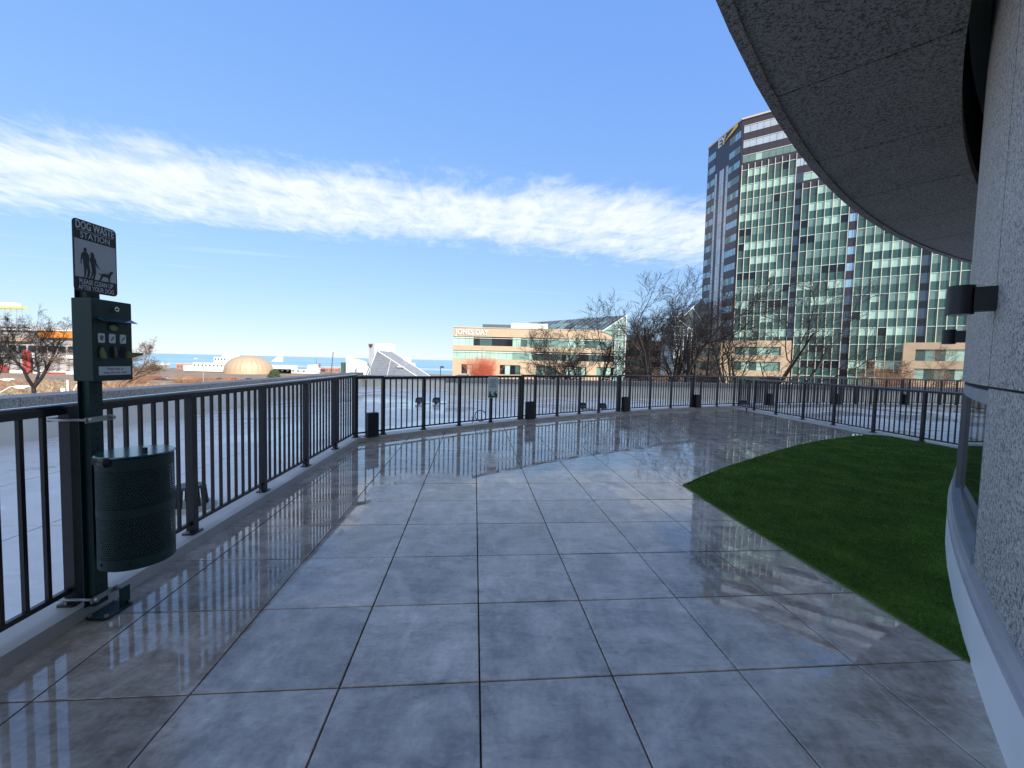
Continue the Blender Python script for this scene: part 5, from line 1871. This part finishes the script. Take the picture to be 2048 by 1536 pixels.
bn_ = thing('camera_pole', 'small dark pole with box left of the sandstone office', 'pole', (-20.5, 120, ground_z(-20, 120)))
B().tube((-20.5, 120, ground_z(-20, 120)), (-20.5, 120, -0.3), .12, n=6).build('pole', 'hull_dark', bn_)
B().box((-20.1, 120, -0.6), (1.0, .5, .5)).build('box', 'hull_dark', bn_)
wp = thing('white_pipe', 'pale vent pipe rising behind the coping left of the station', 'pipe', (-33.8, 31.5, -9))
B().tube((-33.8, 31.5, -9.5), (-33.8, 31.5, -1.35), .13, n=10).build('pipe', 'lamp_white', wp)
B().tube((-32.9, 31.0, -9.5), (-32.9, 31.0, -0.7), .06, n=8).build('thin_pipe', 'lamp_white', wp)
B().tube((-32.9, 31.0, -2.2), (-31.4, 31.0, 0.3), .04, n=6).build('brace', 'lamp_white', wp)
for x, y, top, lab in ((-7.2, 100, 4.2, 'thin lamp pole rising behind the orange-red shrub'), (13.0, 84, 3.2, 'thin lamp pole in front of the sandstone office, right of the shrub')):
    o = thing('lamp_pole', lab, 'lamp pole', (x, y, ground_z(x, y)), 'thin lamp poles')
    B().tube((x, y, ground_z(x, y)), (x, y, top), .11, .08, 8).build('pole', 'steel_grey', o)
    B().box((x, y, top + .12), (.5, .5, .24)).build('lamp_head', 'steel_grey', o)

# ---- parked cars
def car_proto(body):
    root = link('parked_car', None)
    prof = [(-2.2, .35), (2.2, .35), (2.25, .75), (1.9, .92), (1.15, .98), (.55, 1.42), (-.95, 1.45), (-1.7, 1.05), (-2.2, .98), (-2.28, .6)]
    B().prism(prof, (0, 0, 0), (1, 0, 0), (0, 0, 1), (0, 1, 0), -.88, .88).build('body', body, root)
    for s in (-1, 1):
        B().prism([(-1.45, 1.02), (1.0, 1.0), (.48, 1.36), (-.9, 1.38)], (0, s * .885, 0), (1, 0, 0), (0, 0, 1), (0, 1, 0), -.006, .006).build('side_window', 'car_glass', root)
        for x in (-1.35, 1.38):
            wv = B().tube((x, s * .74, .34), (x, s * .92, .34), .34, n=14).build('wheel', 'tyre', root)
            B().tube((x, s * .921, .34), (x, s * .926, .34), .2, n=10).build('rim', 'steel_grey', wv)
        B().box((2.22, s * .6, .72), (.08, .35, .14)).build('headlight', 'headlight', root)
    B().prism([(-.75, 0), (.75, 0), (.65, .5), (-.65, .5)], (1.12, 0, 1.0), (0, 1, 0), (-.75, 0, .66), (.66, 0, .75), .0, .02).build('windscreen', 'car_glass', root)
    return root


CARS = [(-116, 196, 8, 'car_white', 'leftmost white car in the row before the dome'), (-110, 197, 6, 'car_white', 'second white car in the row before the dome'), (-104.5, 198, 4, 'car_white', 'white car behind the round evergreen'), (-98, 199, 3, 'car_white', 'white car right of the round evergreen'),
        (-150, 215, 12, 'car_dark', 'dark car below the white museum, leftmost'), (-143, 216, 10, 'car_dark', 'dark car below the white museum, middle'), (-136, 217, 10, 'car_dark', 'dark car below the white museum, right'), (-129, 218, 8, 'car_grey', 'grey car left of the street lamp row'),
        (-172, 212, 15, 'car_grey', 'grey car behind the right bare tree'), (-180, 213, 15, 'car_red', 'red car behind the right bare tree'), (-165, 214, 14, 'car_white', 'white car right of the right bare tree'), (-92, 200, 3, 'car_grey', 'grey car at the foot of the dome'), (-123, 219, 8, 'car_red', 'red car left of the dome base'),
        (-118, 214, 8, 'car_dark', 'dark car directly left of the dome base'), (-112, 230, 6, 'car_white', 'white car parked behind the first row before the dome')]
protos = {}
for x, y, a, m, lab in CARS:
    if m not in protos:
        protos[m] = car_proto(m)
        o = protos[m]
    else:
        o = copy_tree(protos[m])
    o.location = (x, y, ground_z(x, y))
    o.rotation_euler = (0, 0, rad(a))
    tag(o, lab, 'car', 'cars parked by the lakefront')
b = B()
for pts in ([(-190, 206), (-86, 192), (-86, 203), (-190, 222)], [(-190, 226), (-86, 222), (-86, 236), (-190, 240)]):
    P = []
    for k in range(25):
        t = k / 24
        for q0, q1 in ((pts[0], pts[1]), (pts[3], pts[2])):
            x, y = q0[0] + (q1[0] - q0[0]) * t, q0[1] + (q1[1] - q0[1]) * t
            P.append((x, y, ground_z(x, y) + .12))
    b.add(P, [(2 * k, 2 * k + 2, 2 * k + 3, 2 * k + 1) for k in range(24)])
tag(b.build('car_park', 'asphalt'), kind='structure')
# traffic cone by the tower foot, seen through the railing
cn = thing('barrier_drum', 'red and white barrier drum seen through the railing near the tower foot', 'barrier', (38, 84, ground_z(38, 84)))
for k in range(4):
    B().tube((38, 84, ground_z(38, 84) + .9 * k), (38, 84, ground_z(38, 84) + .9 * (k + 1)), .5 - .06 * k, .44 - .06 * k, 14).build('band', 'red_paint' if k % 2 == 0 else 'white_wall', cn)
